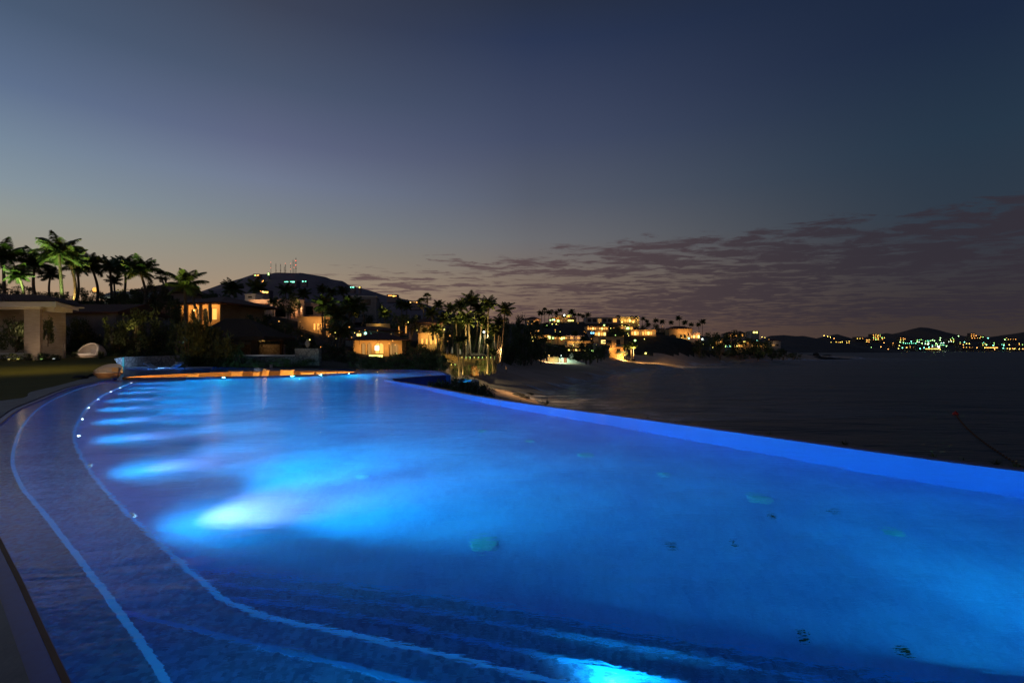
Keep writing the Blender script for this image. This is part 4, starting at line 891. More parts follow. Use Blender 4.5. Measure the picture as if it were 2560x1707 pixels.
# arcaded villa
h, w, hh = house('large pink villa with three lit arches on the hill', 675, 795, 132, 112, 44, 12, pinkpl, 'flat', 0, R(-8), ops=[(.04,.12,.3,.72,'r','k'),(.19,.27,.3,.72,'r','k'),(.33,.4,.3,.72,'r','k'),(.62,.95,.05,.72,'a',None)], lamps=[(.2,1.05,-2.4,150,WRM),(.78,.6,2.5,130,WRM),(.45,.9,-2.2,80,WRM)], sink=3)
tiled_roof(58*132/F, 2.5, 32*132/F, .9, .7, True, -2.6)
MB().add([(-.5*w,-2.2,.66*hh),(-.02*w,-2.2,.66*hh),(-.02*w,0,.84*hh),(-.5*w,0,.86*hh),(-.5*w,-2.2,.62*hh),(-.02*w,-2.2,.62*hh)], [(0,1,2,3),(4,5,1,0)]).build('porch_roof', rooftile, h)
for u in (.1,.5,.9): MB().box((.62+.33*u)*w-w/2-.1, (.62+.33*u)*w-w/2+.1, 3.6, 3.8, 0, .7*hh).build('door_frame', darkwood, h)
h2, w2_, hh2 = house('right wing of the pink villa, three narrow open arches facing the sea', 742, 797, 130.5, 34, 45, 9, pinkpl, 'flat', 0, R(32), ops=[(.06,.3,.02,.72,'a',None),(.38,.62,.02,.72,'a',None),(.7,.94,.02,.72,'a',None)], lamps=[(.2,.6,2.2,45,WRM),(.8,.6,2.2,45,WRM),(.5,.9,-2.5,45,WRM)], sink=3, cat='villa wing')
MB().box(-w2_*.5, w2_*.5, 7, 7.1, 0, hh2*.9).build('inner_wall', ochrepl, h2)
for k in range(5): MB().box(w2_*.3+k*.5, w2_*.3+(k+1)*.5+1.6, -2.2, -1, -.8-.3*k-.3, -.3*k-.3).build('stair_step', pinkpl, h2)
house('small white rooftop room above the pink villa', 625, 748, 138, 26, 11, 4, whitepl, 'flat', 0, 0, ops=[(.3,.7,.3,.7,'r','k')], sink=2)
house('low pale house with blue-grey glass doors right of the pink villa', 790, 790, 135, 62, 30, 8, pinkpl, 'flat', 0, R(-10), ops=[(.05,.38,.1,.8,'r','k'),(.55,.9,.2,.8,'r',None)], lamps=[(.7,.6,1.5,24,WRM)], sink=3)
house('plain grey house half hidden behind the palms', 905, 772, 150, 70, 30, 8, greypl, 'flat', 0, R(8), ops=[(.1,.3,.3,.8,'r','k'),(.5,.8,.3,.8,'r','k')], sink=4, roofm=whitepl)
# retaining wall with orange arches
h, w, hh = house('terrace building with a row of orange-lit slots under a sloping wall', 790, 828, 122, 96, 34, 5, ochrepl, 'flat', 0, R(-6), ops=[(.42,.48,.08,.6,'a','o'),(.52,.58,.08,.6,'a','o'),(.62,.68,.08,.6,'a','o'),(.72,.77,.08,.55,'a','o')], lamps=[(.3,.9,-1.5,30,ORG),(.55,.55,-1.6,75,ORG),(.78,.5,-1.5,40,ORG)], sink=2, cat='terrace building')
lamp('canopy_light', 'POINT', (.36*w,-1.8,.7), 30, WRM, h, .2)
# orange house in the middle
h, w, hh = house('orange-lit tiled house with arched windows above the pool, middle of the slope', 945, 893, 98, 118, 42, 8, ochrepl, 'hip', 1.5, R(6), ops=[(.16,.24,.12,.85,'a','d'),(.28,.36,.12,.85,'a','d'),(.44,.62,.2,.86,'a','o'),(.74,.92,.1,.84,'a','d')], lamps=[(.12,.6,-1.6,60,ORG),(.4,.75,-1.5,55,ORG),(.68,.6,-1.5,60,ORG),(.95,.5,-1.4,30,ORG)], over=1.3)
MB().box(-.06*w, .02*w, -.05, -.01, .42*hh, .68*hh).build('screen', FIN['h'], h); MB().box(-.14*w, .13*w, -2.4, -2.1, .02, .14*hh).build('light_strip', FIN['y'], h)
MB().box(-.5*w, .5*w, -2.6, -.02, -1.2, -.01).build('terrace', greypl, h)
house('upper grey storey with slit windows and a cyan lamp, above the orange house', 925, 847, 106, 120, 20, 7, greypl, 'hip', .9, R(3), ops=[(.22,.32,.3,.7,'r','w'),(.36,.42,.3,.7,'r','d'),(.5,.62,.2,.8,'r','k')], over=.8, sink=3)
street_glow(914,833,104,(.3,1,.9),20,'small cyan lamp on the grey storey above the orange house','c',.28,P(914,846,104).z, name='wall_lamp', cat='lamp')
MB_ = MB().box(-2.6,2.6,0,.4,-.5,.55).build('light_wall', ochrepl, loc=P(945,815,112)); tag(MB_, 'short garden wall washed with yellow light behind the grey storey', 'garden wall'); lamp('wall_wash', 'POINT', (0,-.8,.2), 30, YEL, MB_, .1)
# red roofed house
h, w, hh = house('red-roofed villa with a lit arched balcony among the palms', 1065, 835, 118, 88, 27, 9, pinkpl, 'hip', 1.5, R(-5), ops=[(.3,.8,.1,.85,'a',None),(.86,.96,.15,.8,'a','o')], lamps=[(.55,.6,2.4,90,YEL),(.4,.5,2.0,40,YEL),(.9,.6,-1.2,25,ORG)], over=.8)
for u in (.42,.62): MB().lathe([(.18,0),(.5,.4),(.62,.9),(.4,1.3),(0,1.45)], ((u-.5)*w,1.2,.25), 8).build('potted_plant', leaf, h)
MB().box(-.2*w,.46*w,7.6,7.7,0,hh*.95).build('inner_wall', ochrepl, h)
h, w, hh = house('lower arcade of the red-roofed villa, small bright arches', 1078, 862, 115, 66, 27, 5, ochrepl, 'flat', 0, R(-5), ops=[(.1+.17*k,.2+.17*k,.05,.62,'a','o') for k in range(5)], lamps=[(.2,.7,-1.4,55,ORG),(.5,.6,-1.6,75,YEL),(.85,.5,-1.4,70,YEL)], cat='arcade', name='arcade')
ch = thing('fire_pillars', 'pair of slatted pillars glowing orange before the red roof', 'pillars', P(1006,832,112))
for x in (-.75,.75):
    q_ = MB()
    for k in range(9): q_.box(x-.12,x+.12,0,.2,k*.24,k*.24+.12)
    q_.build('glowing_slats', lit_o, ch); MB().box(x-.2,x+.2,.22,.4,-.3,2.3).build('pillar', greypl, ch)
MB().box(-1,1,.2,.4,-.5,-.0).build('base', greypl, ch)
# terrace bar
h, w, hh = house('open beach bar terrace with small lights between the palm trunks', 1115, 905, 104, 78, 20, 6, ochrepl, 'flat', 0, 0, ops=[(.05,.3,.1,.8,'r',None),(.36,.62,.1,.8,'r',None),(.68,.94,.1,.8,'r',None)], lamps=[(.18,.6,2,40,YEL),(.5,.6,2,50,YEL),(.8,.6,2,40,YEL),(.5,.3,-2,25,YEL)], sink=2, cat='bar', name='beach_bar', roofm=darkwood)
def closed_umbrella(px, pt, pb, Y, label):
    p = P(px, pb, Y); hgt = (pb-pt)*Y/F; r_ = thing('closed_umbrella', label, 'umbrella', p, 0, 'closed parasols on the bar terrace')
    MB().tube([(0,0,0),(0,0,hgt*.5)], .04, 6).build('pole', darkmetal, r_); MB().lathe([(.12,hgt*.35),(.26,hgt*.42),(.2,hgt*.75),(.03,hgt)], n=10).build('canopy', canvas, r_)
closed_umbrella(1118,870,893,99,'closed pale parasol, the left one on the bar terrace'); closed_umbrella(1130,867,893,99.5,'closed bluish parasol in the middle of the bar terrace'); closed_umbrella(1150,872,893,99,'closed parasol, the right one on the bar terrace')
hut = thing('beach_hut_roof', 'low dark thatched canopy above the lit fence', 'canopy', P(1186,893,98)); tiled_roof(4.6,2.4,.35,.45,.4,True).build('thatch', thatch, hut)
for x in (-2.2,2.2): MB().box(x-.08,x+.08,.1,.26,-.9,.33).build('post', darkwood, hut)
# palisade fence washed from above, two tiers
def palisade(pa, pb_, pt, Y, zb, label, n):
    a, c = P(pa, pt, Y), P(pb_, pt, Y); L_ = c.x-a.x; r_ = thing('palisade_fence', label, 'fence', (a.x, Y, zb), 0, 'lit palisade fences'); h = a.z-zb; q_ = MB(); rr_ = random.Random(n)
    for k in range(n):
        x = L_*k/n; q_.tube([(x,0,-.4),(x,0,h*rr_.uniform(.92,1.03))], L_/n*.42, 6)
    q_.build('poles', mat('fence_pole', (.42,.31,.16), (.3,.22,.12), 4, .9), r_); MB().box(0, L_, .12, .2, h*.7, h*.78).build('rail', darkwood, r_)
    k = max(3, int(L_/.75))
    for i in range(k):
        x = L_*(i+.5)/k; MB().lathe([(.0,-.02),(.05,0),(.05,.1),(0,.12)], (x,-.2,h*.97), 6).build('down_light', FIN['g'] if i % 3 else FIN['y'], r_); lamp('fence_light', 'SPOT', (x,-.24,h*.96), 11, (1,.82,.2), r_, .05, (0,.22,-1), 100, .6)
palisade(1150,1242,893,96,P(1150,923,96).z,'tall palisade fence washed yellow-green by lamps on its top',56); palisade(1124,1152,911,94.5,P(1120,935,94.5).z,'lower short palisade fence to the left of the tall one',17)
# bright lamp with star rays
street_glow(1210,830,97,(.95,.95,.6),900,'bright white lamp on a palm trunk above the lit fence','h',.2,P(1210,885,97).z, name='pole_lamp', cat='lamp')
# ============================================================ PALMS AND TREES, LEFT GARDEN
for a in [
 dict(px=8,pc=645,Y=62,rpx=52,pb=760,label='big green-lit coconut palm cut by the left frame edge',lean=4),
 dict(px=88,pc=662,Y=64,rpx=46,pb=765,label='broad green-lit coconut palm second from the left edge',lean=6,var=3),
 dict(px=148,pc=636,Y=60,rpx=56,pb=752,label='tallest coconut palm at left, its pale trunk upright behind the pavilion roof',lean=8,trunk=0,var=0),
 dict(px=172,pc=650,Y=63,rpx=46,pb=766,label='coconut palm with trunk slanting right, overlapping the tallest left palm',lean=12,var=2,trunk=2),
 dict(px=192,pc=672,Y=67,rpx=34,pb=764,label='slender palm with grey trunk just right of the slanting one',lean=-2),
 dict(px=228,pc=668,Y=70,rpx=42,pb=760,label='dark drooping coconut palm left of the amber-lit gap',lean=14,var=1),
 dict(px=275,pc=672,Y=72,rpx=40,pb=760,label='dark feathery palm with black trunk, centre of the left grove',lean=6),
 dict(px=312,pc=668,Y=76,rpx=34,pb=765,label='small dark palm between two larger ones in the left grove',lean=-8),
 dict(px=350,pc=680,Y=66,rpx=46,pb=770,label='bushy green palm at the right end of the left grove',lean=10,var=3),
 dict(px=285,pc=705,Y=78,rpx=22,pb=765,label='short thick-trunked palm low in the left grove',lean=4),
 dict(px=126,pc=690,Y=74,rpx=30,pb=765,label='small palm behind the two pale trunks',lean=4),
 dict(px=46,pc=690,Y=58,rpx=36,pb=765,label='low olive palm above the pavilion roof',lean=4),
 dict(px=462,pc=716,Y=58,rpx=52,pb=812,label='yellow-green lit palm with a slim pale trunk before the verandah villa',lean=2,trunk=0,var=1),
 dict(px=640,pc=722,Y=150,rpx=30,pb=775,label='dark coconut palm before the mountain, left of the villa roof',lean=0,var=0),
 dict(px=582,pc=726,Y=110,rpx=32,pb=790,label='dark coconut palm rising from the round trees left of the villa',lean=4,var=3),
 dict(px=683,pc=757,Y=118,rpx=16,pb=790,label='little dark palm against the lit villa front',lean=0),
 dict(px=716,pc=728,Y=160,rpx=24,pb=765,label='dark palm behind the villa roof, right of centre',lean=0),
 dict(px=758,pc=738,Y=160,rpx=22,pb=775,label='palm behind the right corner of the villa roof',lean=3),
 dict(px=805,pc=726,Y=92,rpx=17,pb=850,label='tall thin dark palm, first of three in a row right of the villa',lean=2,var=0),
 dict(px=828,pc=734,Y=90,rpx=20,pb=850,label='tall dark palm, middle of the three right of the villa',lean=2,var=3),
 dict(px=858,pc=730,Y=92,rpx=19,pb=850,label='tall dark palm, third of the three right of the villa',lean=2,var=2),
 dict(px=812,pc=766,Y=80,rpx=36,pb=845,label='green-lit palm with a lit trunk before the sloping terrace wall',lean=0,trunk=0,var=0),
 dict(px=842,pc=790,Y=76,rpx=38,pb=880,label='dark leaning palm in front of the orange slots',lean=-14,var=1),
 dict(px=878,pc=768,Y=82,rpx=36,pb=880,label='dark palm left of the orange house roof, its trunk curving left',lean=-28,var=3,trunk=1),
 dict(px=852,pc=830,Y=66,rpx=38,pb=905,label='dark low palm silhouetted left of the orange house',lean=-8,var=2),
 dict(px=888,pc=786,Y=120,rpx=18,pb=812,label='small warm-lit palm above the grey house',lean=-4),
 dict(px=904,pc=772,Y=124,rpx=20,pb=815,label='small brown-trunked palm beside the warm-lit one',lean=0),
 dict(px=962,pc=786,Y=122,rpx=22,pb=812,label='golden-lit little palm on the wall above the grey storey',lean=0,var=3),
 dict(px=1004,pc=764,Y=130,rpx=20,pb=825,label='dark palm left of the fan palms, above the fire pillars',lean=4),
 dict(px=1018,pc=768,Y=126,rpx=18,pb=830,label='thin dark palm directly above the right fire pillar',lean=-3),
 dict(px=945,pc=765,Y=170,rpx=16,pb=815,label='distant dim palm before the mountain foot',lean=0),
 dict(px=920,pc=752,Y=185,rpx=12,pb=800,label='far small palm against the dark mountain side',lean=0),
]: palm(**a)
for a in [
 dict(px=402,pc=690,Y=85,rpx=17,pb=745,label='small fan palm silhouetted above the red hip roof, left one of a pair'),
 dict(px=414,pc=692,Y=86,rpx=13,pb=745,label='small fan palm touching another above the red hip roof, right one'),
 dict(px=490,pc=726,Y=66,rpx=13,pb=772,label='small yellowish fan palm right of the leaning lit palm'),
 dict(px=1054,pc=758,Y=120,rpx=15,pb=810,label='fan palm on a thin trunk, the lower left of two above the red-roofed villa'),
 dict(px=1068,pc=744,Y=122,rpx=13,pb=790,label='fan palm on a tall thin trunk, highest above the red-roofed villa'),
]: palm(kind='f', **a)
# central grove round the beach bar
for a in [
 dict(px=1097,pc=765,Y=112,rpx=18,pb=830,label='palm right of the high fan palms, dark, spiky crown'),
 dict(px=1080,pc=786,Y=104,rpx=24,pb=850,label='olive palm over the corner of the red-roofed villa',lean=2),
 dict(px=1108,pc=800,Y=98,rpx=26,pb=880,label='bright yellow-lit palm with sparse fronds left in the central grove',lean=2,var=2),
 dict(px=1092,pc=828,Y=97,rpx=22,pb=900,label='yellow-lit low palm before the small bright arches',lean=6,var=1),
 dict(px=1127,pc=775,Y=106,rpx=22,pb=880,label='dark palm left in the central grove with a slanting trunk',lean=6),
 dict(px=1140,pc=800,Y=100,rpx=26,pb=892,label='olive palm low in the central grove above the parasols',lean=4),
 dict(px=1153,pc=768,Y=104,rpx=26,pb=895,label='dark wide palm left of the tallest central one',lean=8,var=1),
 dict(px=1178,pc=756,Y=100,rpx=30,pb=898,label='tallest dark palm in the central grove',lean=-10,var=0),
 dict(px=1196,pc=776,Y=101,rpx=28,pb=900,label='dark full-crowned palm behind the pole lamp',lean=-8,var=3),
 dict(px=1165,pc=798,Y=97,rpx=26,pb=893,label='palm whose golden trunk stands left above the lit fence',lean=-1,trunk=0),
 dict(px=1172,pc=806,Y=98,rpx=24,pb=892,label='palm with the brightest golden trunk, leaning left at its foot',lean=4,trunk=1,thick=1.4),
 dict(px=1205,pc=800,Y=98.5,rpx=22,pb=892,label='palm with straight lit trunk left of the pole lamp',lean=-9,trunk=0),
 dict(px=1215,pc=812,Y=99,rpx=22,pb=892,label='palm with curved lit trunk under the pole lamp',lean=-6,trunk=2),
 dict(px=1221,pc=764,Y=98,rpx=28,pb=930,label='spiky-crowned tall palm right of centre against the clouds',lean=-2,var=3),
 dict(px=1262,pc=778,Y=95,rpx=28,pb=905,label='drooping palm at the right end of the central grove',lean=-10,var=1),
 dict(px=1248,pc=808,Y=97,rpx=22,pb=906,label='low palm whose crown hides the twin brown trunks',lean=-2),
 dict(px=1236,pc=830,Y=96,rpx=20,pb=915,label='small dim palm over the right end of the lit fence',lean=3,trunk=0),
 dict(px=1147,pc=852,Y=90,rpx=16,pb=940,label='thin black palm trunk and small crown in front of the lit fence, left',lean=0,trunk=0,thick=.7),
 dict(px=1158,pc=850,Y=89,rpx=16,pb=942,label='thin black palm in front of the lit fence, second from left',lean=0,trunk=0,thick=.7),
 dict(px=1222,pc=858,Y=90,rpx=14,pb=934,label='brown-trunked palm rising from the golden shrubs before the fence',lean=-4,trunk=0,thick=.8),
 dict(px=1229,pc=880,Y=91,rpx=12,pb=932,label='short slim palm, left of two leaning together by the golden shrub',lean=4,trunk=1,thick=.6),
 dict(px=1232,pc=884,Y=91.5,rpx=12,pb=932,label='short slim palm, right of two leaning together by the golden shrub',lean=6,trunk=1,thick=.6),
]: palm(**a)
for k, (x0, x1) in enumerate(((1246,1241),(1251,1247),(1240,1237))):
    a, c = P(x0, 832, 95.5), P(x1, 908, 95.5); tag(MB().tube([a, a.lerp(c,.5)+Vector((.08,0,0)), c], [.14,.18,.24], 8).build('tree_trunk', bark, None, True), 'bare reddish palm trunk at the right end of the fence, '+['middle','right','left'][k]+' of three', 'tree trunk', 'bare trunks by the fence')
# ridge palms far off
for k, (px, pc, r_, Y, kind) in enumerate([(1352,784,11,395,'c'),(1362,777,9,398,'f'),(1373,783,10,392,'c'),(1379,780,7,402,'f'),(1400,777,8,400,'c'),(1390,784,9,399,'c'),(1428,782,12,396,'c'),(1436,788,8,399,'c'),(1448,788,7,396,'c'),(1470,789,10,385,'c'),(1458,792,8,388,'c'),(1545,795,8,382,'f'),(1579,795,6,380,'f'),(1590,796,7,380,'f'),(1607,798,8,378,'c'),(1617,804,7,360,'c'),(1640,803,9,370,'c'),(1656,806,9,365,'c'),(1697,797,10,372,'c'),(1712,808,9,370,'c'),(1728,813,8,368,'c'),(1746,813,8,372,'c'),(1756,806,11,366,'c'),(1678,808,8,372,'c'),(1484,845,10,300,'c'),(1476,806,8,380,'c'),(1520,802,9,382,'c'),(1620,814,9,350,'c')]):
    palm(px, pc, Y, r_, 'small dark palm silhouetted on the far hillside skyline', kind, group='far palms along the hillside skyline', var=k % 4, thick=1.2)
for px, Y, pb, pc in ((1458,212,905,848),(1565,258,900,868),(1578,260,900,862),(1584,258,902,866),(1363,205,905,850),(1395,230,890,840),(1437,225,895,835)):
    palm(px, pc, Y, 11, {1458:'dim palm pole right of the pale beach walls',1565:'golden-lit palm beside the modern house, left of three',1578:'golden-lit palm beside the modern house, tallest',1584:'golden-lit palm beside the modern house, right and slanting'}.get(px,'dark slender palm among the beachside trees'), 'c', pb=pb, trunk=0, group=None if px in (1458,1565,1578,1584) else 'slender palms behind the beach', thick=1.1)
# uplights that colour the palms (lamps the photo shows lit from below)
for px, pb, Y, pw, c in [(20,765,58,500,GRN),(60,768,56,300,GRN),(120,768,58,260,GRN),(205,770,62,260,GRN),(280,772,66,300,GRN),(315,772,66,300,YEL),(375,772,64,260,GRN),(95,770,60,520,GRN),(150,765,56,420,YEL),(178,770,60,220,YEL),(232,768,66,200,YEL),(345,772,62,360,GRN),(400,765,74,200,YEL),(462,815,56,420,(.95,1,.3)),(812,848,78,160,(.85,1,.3)),(888,818,118,260,ORG),(962,815,120,260,YEL),(1108,885,96,420,YEL),(1092,880,95,260,YEL),(1140,895,97,220,YEL),(1166,893,95.5,420,YEL),(1174,893,96,420,YEL),(1200,893,96,300,YEL),(1215,893,97,300,YEL),(1237,900,94.5,200,ORG),(1066,835,116,160,YEL)]:
    uplight(px, pb, Y, pw*(1.25 if px < 500 else 1.6), c, (0,.3,1), 78, dy=-3.5 if px < 500 else -1.5, vis='y' if px > 1100 else None, group='uplights under the palms', label='small garden uplight at the foot of a lit palm')
lamp('grove_amber', 'POINT', P(255,750,84), 600, ORG, thing('path_lamp','amber lamp glowing through the left palm grove','lamp', (0,0,0)), .2)
_r = [o for o in SC.objects if o.name == 'path_lamp'][0]; MB().lathe([(0,0),(.35,.1),(.4,.5),(.25,.8),(0,.85)], tuple(P(238,731,86)), 10, False).build('lamp_head', lit_o, _r)
# ---- broadleaf trees and shrubs
ORD = 'leftmost,second from left,third from left,fourth from left,fifth from left,sixth from left,seventh from left,eighth from left,ninth from left,tenth from left,eleventh from left,twelfth from left,thirteenth from left,fourteenth from left,fifteenth from left,sixteenth from left,seventeenth from left,rightmost'.split(',')
def belt(label, group, items, Y, name='broadleaf_tree', cat='tree', spk=()):
    od = sorted(range(len(items)), key=lambda k: (items[k][0], items[k][1])); rank = {k: i for i, k in enumerate(od)}
    for k, (px, pt, pb, w) in enumerate(items):
        lb = label if len(items) > 18 else label + ', ' + (ORD[rank[k]] if rank[k] < len(items)-1 else 'rightmost')
        tree(px, pt, pb, Y if isinstance(Y, (int, float)) else Y[k % len(Y)], w, lb, name, cat, group, k in spk)
belt('dark leafy tree in the tall screen between pavilion and thatched hut', 'trees of the dark screen behind the low walls', [(175,800,905,50),(205,798,900,56),(240,790,905,60),(285,786,905,64),(330,778,905,66),(372,776,905,62),(412,784,905,66),(448,792,912,56),(190,830,905,50),(225,835,905,50),(265,830,905,60),(310,828,905,60),(355,830,905,66),(400,828,908,66),(440,840,915,56)], (50,51.5,52.5,49.2))
belt('dark shrub along the top of the rubble wall', 'shrubs above the rubble wall', [(300,880,905,40),(335,876,900,44),(375,874,900,46),(420,872,900,50),(278,884,902,34)], (47.6,48), 'shrub', 'shrub')
belt('dark spiky palm-like shrub between the rubble wall and the hut', 'spiky shrubs before the hut', [(472,800,918,62),(500,792,922,64),(528,815,924,60),(558,838,926,56),(590,858,928,46),(482,850,925,60),(540,862,928,50),(520,880,930,50)], (45.6,46.5,47.2), 'shrub', 'shrub', range(9))
belt('leafy green tree below the palms of the left grove', 'green understory of the left grove', [(15,712,765,70),(60,716,765,60),(105,722,765,60),(150,726,770,50),(205,722,775,56),(240,728,780,50),(290,722,775,56),(330,716,775,56),(370,708,770,60),(405,716,765,50),(225,744,800,60),(265,748,800,50),(300,740,790,56),(345,742,790,56),(385,744,800,60),(430,738,800,50),(435,768,820,46),(448,790,850,50)], (68,74,71,66))
belt('yellow-green lit understory tree behind the beach bar', 'lit understory of the central grove', [(1145,838,895,34),(1168,846,895,30),(1190,850,893,30),(1208,846,895,30),(1228,840,900,30),(1244,850,905,26),(1100,846,895,30),(1120,830,880,26),(1180,815,860,34),(1215,815,865,34),(1150,800,850,34),(1240,815,870,30),(1100,805,850,28)], (101.5,103,105))
belt('round dark tree left of the pink villa', 'round trees left of the pink villa', [(540,722,800,60),(575,740,805,70),(520,735,800,46),(606,752,812,50),(560,765,812,70)], (88,92,84))
belt('leafy tree on the slope between hut and pink villa', 'slope trees below the pink villa', [(635,790,850,56),(668,785,850,60),(655,820,870,60),(700,800,870,60),(735,812,880,60),(770,835,885,60),(722,840,890,56),(690,850,890,56),(650,850,885,46),(755,862,900,56),(800,850,905,60),(842,858,905,56)], (74,78,70,66))
belt('dark shrub on the bank behind the far pool edge', 'shrubs behind the far pool edge', [(640,898,922,70),(700,896,924,70),(760,892,926,64),(800,880,926,60),(850,890,928,70),(905,895,930,76),(960,898,932,76),(1010,895,934,70),(1052,885,938,66),(1082,895,945,54),(940,885,915,60),(990,880,912,60),(1040,862,912,70),(880,878,915,60),(1075,862,915,60),(1100,880,935,40)], (46.8,47.6,49,60,58), 'shrub', 'shrub')
belt('tree among the houses on the middle slope', 'trees among the middle houses', [(720,735,792,60),(690,742,790,30),(830,790,835,56),(985,800,850,50),(1030,790,838,46),(870,800,845,50),(920,780,812,40),(1000,780,820,50),(1045,790,830,36),(1150,800,865,50),(1190,800,870,56),(1230,800,880,56),(1255,815,905,50),(1120,820,868,46),(1010,835,868,46),(1042,850,885,44)], (128,134,110,122,116))
belt('dark tree in the belt behind the beach', 'trees of the dark belt behind the beach', [(1275,800,915,56),(1300,790,915,56),(1328,800,912,56),(1352,815,905,50),(1310,840,915,60),(1342,850,912,56),(1275,850,918,56),(1256,880,925,40),(1380,862,892,40),(1400,862,892,50),(1446,884,900,40),(1465,850,905,56),(1475,870,908,46),(1420,865,893,50),(1510,852,895,50),(1445,880,902,50),(1494,868,903,46)], (150,165,172,180,160,190))
belt('dark tree on the far hillside among the lit villas', 'trees on the far hillside', [(1330,800,850,50),(1300,805,850,50),(1360,802,850,44),(1400,808,850,50),(1440,806,850,50),(1340,825,880,56),(1540,812,850,46),(1600,815,850,44),(1640,810,850,44),(1660,814,850,40),(1610,845,890,56),(1650,845,892,56),(1750,850,894,60),(1780,824,870,44),(1805,828,870,44),(1830,828,880,44),(1858,832,885,44),(1885,838,885,40),(1910,846,890,40),(1800,858,896,60),(1850,866,896,60),(1895,868,898,50),(1930,866,898,44),(1958,872,898,40),(1985,882,898,36),(1590,868,898,50),(1640,866,898,60)], (330,345,360,378,395,352))
# golden shrubs before the fence, bank shrubs by the lobe
belt('golden-lit shrub in front of the palisade fence', 'golden shrubs before the fence', [(1195,902,940,30),(1212,900,936,34),(1178,906,940,26),(1232,908,934,22),(1140,918,948,26),(1164,915,945,24)], (91,92), 'shrub', 'shrub')
fl = mat('bougainvillea', (.16,.07,.035), (.1,.05,.02), 3, .7)
b_ = tree(1186,908,944,90,24,'reddish flowering shrub before the lit fence','flowering_shrub','shrub')
for ch_ in b_.children:
    if ch_.name.startswith('foliage'):
        me = ch_.data.copy(); me.materials.clear(); me.materials.append(fl); ch_.data = me
for px, pw in ((1190,60),(1215,70),(1150,40)):
    uplight(px, 943, 88.5, pw*2.4, YEL, (0,.8,.8), 120, 'small uplight on the sand before the golden shrubs', vis=None, group='uplights on the sand')
belt('dark bushy shrub on the bank below the pool lobe', 'shrubs on the bank below the pool lobe', [(1100,952,1000,60),(1135,962,1010,62),(1170,950,1010,62),(1200,950,1015,60),(1150,940,985,50),(1215,968,1020,44),(1080,956,990,40),(1120,975,1020,60)], (27,29,28,30), 'shrub', 'shrub', (0,2,6))
def agave(px, py, Y, s, label, n=22, rise=1):
    rr_ = random.Random(px); q_ = MB()
    for k in range(n):
        a = rr_.uniform(0,6.28); e = R(rr_.uniform(15,80)); d = Vector((math.cos(a)*math.cos(e), math.sin(a)*math.cos(e), math.sin(e)*rise)); sd_ = Vector((-math.sin(a),math.cos(a),0))*.05; l_ = rr_.uniform(.7,1.1)
        q_.add([sd_*-1*s, sd_*s, (d*l_*.6+sd_*.8)*s, d*l_*s+Vector((0,0,-.06*s)), (d*l_*.6-sd_*.8)*s], [(0,1,2,3,4)])
    p = P(px, py, Y); return tag(q_.build('agave', leaf, loc=p), label, 'agave', 'spiky plants along the infinity edge')
for px, py, Y, s, l in [(1366,1012,15.2,.26,'largest spiky plant poking above the infinity edge, by the beach'),(1252,1001,17.8,.14,'small sprig above the pool edge just left of the big spiky plant'),(1300,1003,16.6,.1,'tiny leaf tip over the pool edge left of the big spiky plant'),(1620,1052,11.7,.13,'short tuft over the pool edge at mid right, left of the others'),(1640,1054,11.5,.1,'tiny tuft right of the short one at mid right'),(1924,1091,9.6,.13,'tuft over the pool edge right of centre'),(2110,1115,8.6,.14,'spiky tuft over the pool edge, right part'),(2335,1152,7.5,.17,'angled bare sprig over the pool edge near the right'),(2408,1155,7.25,.11,'upright pointed sprig near the right edge'),(2385,1154,7.3,.07,'small pointed sprig left of the upright one'),(2490,1166,7.0,.14,'leafy tuft under the end of the float line'),(2540,1176,6.8,.14,'leafy tuft at the right frame edge')]:
    agave(px, py, Y, s, l, 22 if s > .12 else 9, 1)
# ============================================================ BEACHSIDE WALLS, MODERN HOUSE
zb = P(1410,911,205).z
bw = thing('beach_gate_walls', 'pale walls and doorway on the sand, lit green-white and amber', 'beach walls', P(1410,911,205)); X2 = 205/F
MB().box(-40*X2,-12*X2,2.5,3,-1,19*X2).box(-40*X2,-39*X2,0,2.5,-1,18*X2).build('amber_wall', ochrepl, bw)
MB().box(-12*X2,0*X2,1.5,2,-1,17*X2).box(8*X2,11*X2,0.2,.8,-1,22*X2).build('gate_pier', whitepl, bw)
MB().box(9*X2,24*X2,0,.6,-1,20*X2).box(14*X2,24*X2,.6,3,20*X2,30*X2).build('white_block', whitepl, bw)
pr = [(24,13),(30,10),(36,8),(42,5),(52,3.5),(56,-1)]; vs = []; 
for x, z in pr: vs += [(x*X2,-.1,-1),(x*X2,-.1,z*X2),(x*X2,.35,z*X2),(x*X2,.35,-1)]
MB().add(vs, [(i*4+j, i*4+(j+1) % 4, (i+1)*4+(j+1) % 4, (i+1)*4+j) for i in range(5) for j in range(4)]).build('curved_wall', whitepl, bw)
MB().box(0.5*X2,8*X2,2.2,2.4,0,16*X2).build('door', glow('door_red', (1,.25,.05), .5), bw)
street_glow(1372.5,888,202,(1,.75,.35),2600,'warm starlike lamp on the amber wall by the sand','w',.22,zb,'lamps on the beach walls', 'wall_lamp', 'lamp'); street_glow(1402.5,888.5,202.5,(.5,1,.7),1700,'greenish white lamp on the gate pier by the sand','h',.2,zb,'lamps on the beach walls', 'wall_lamp', 'lamp')
lamp('wall_wash', 'POINT', P(1432,890,202), 180, (.7,1,.75), None, .2)
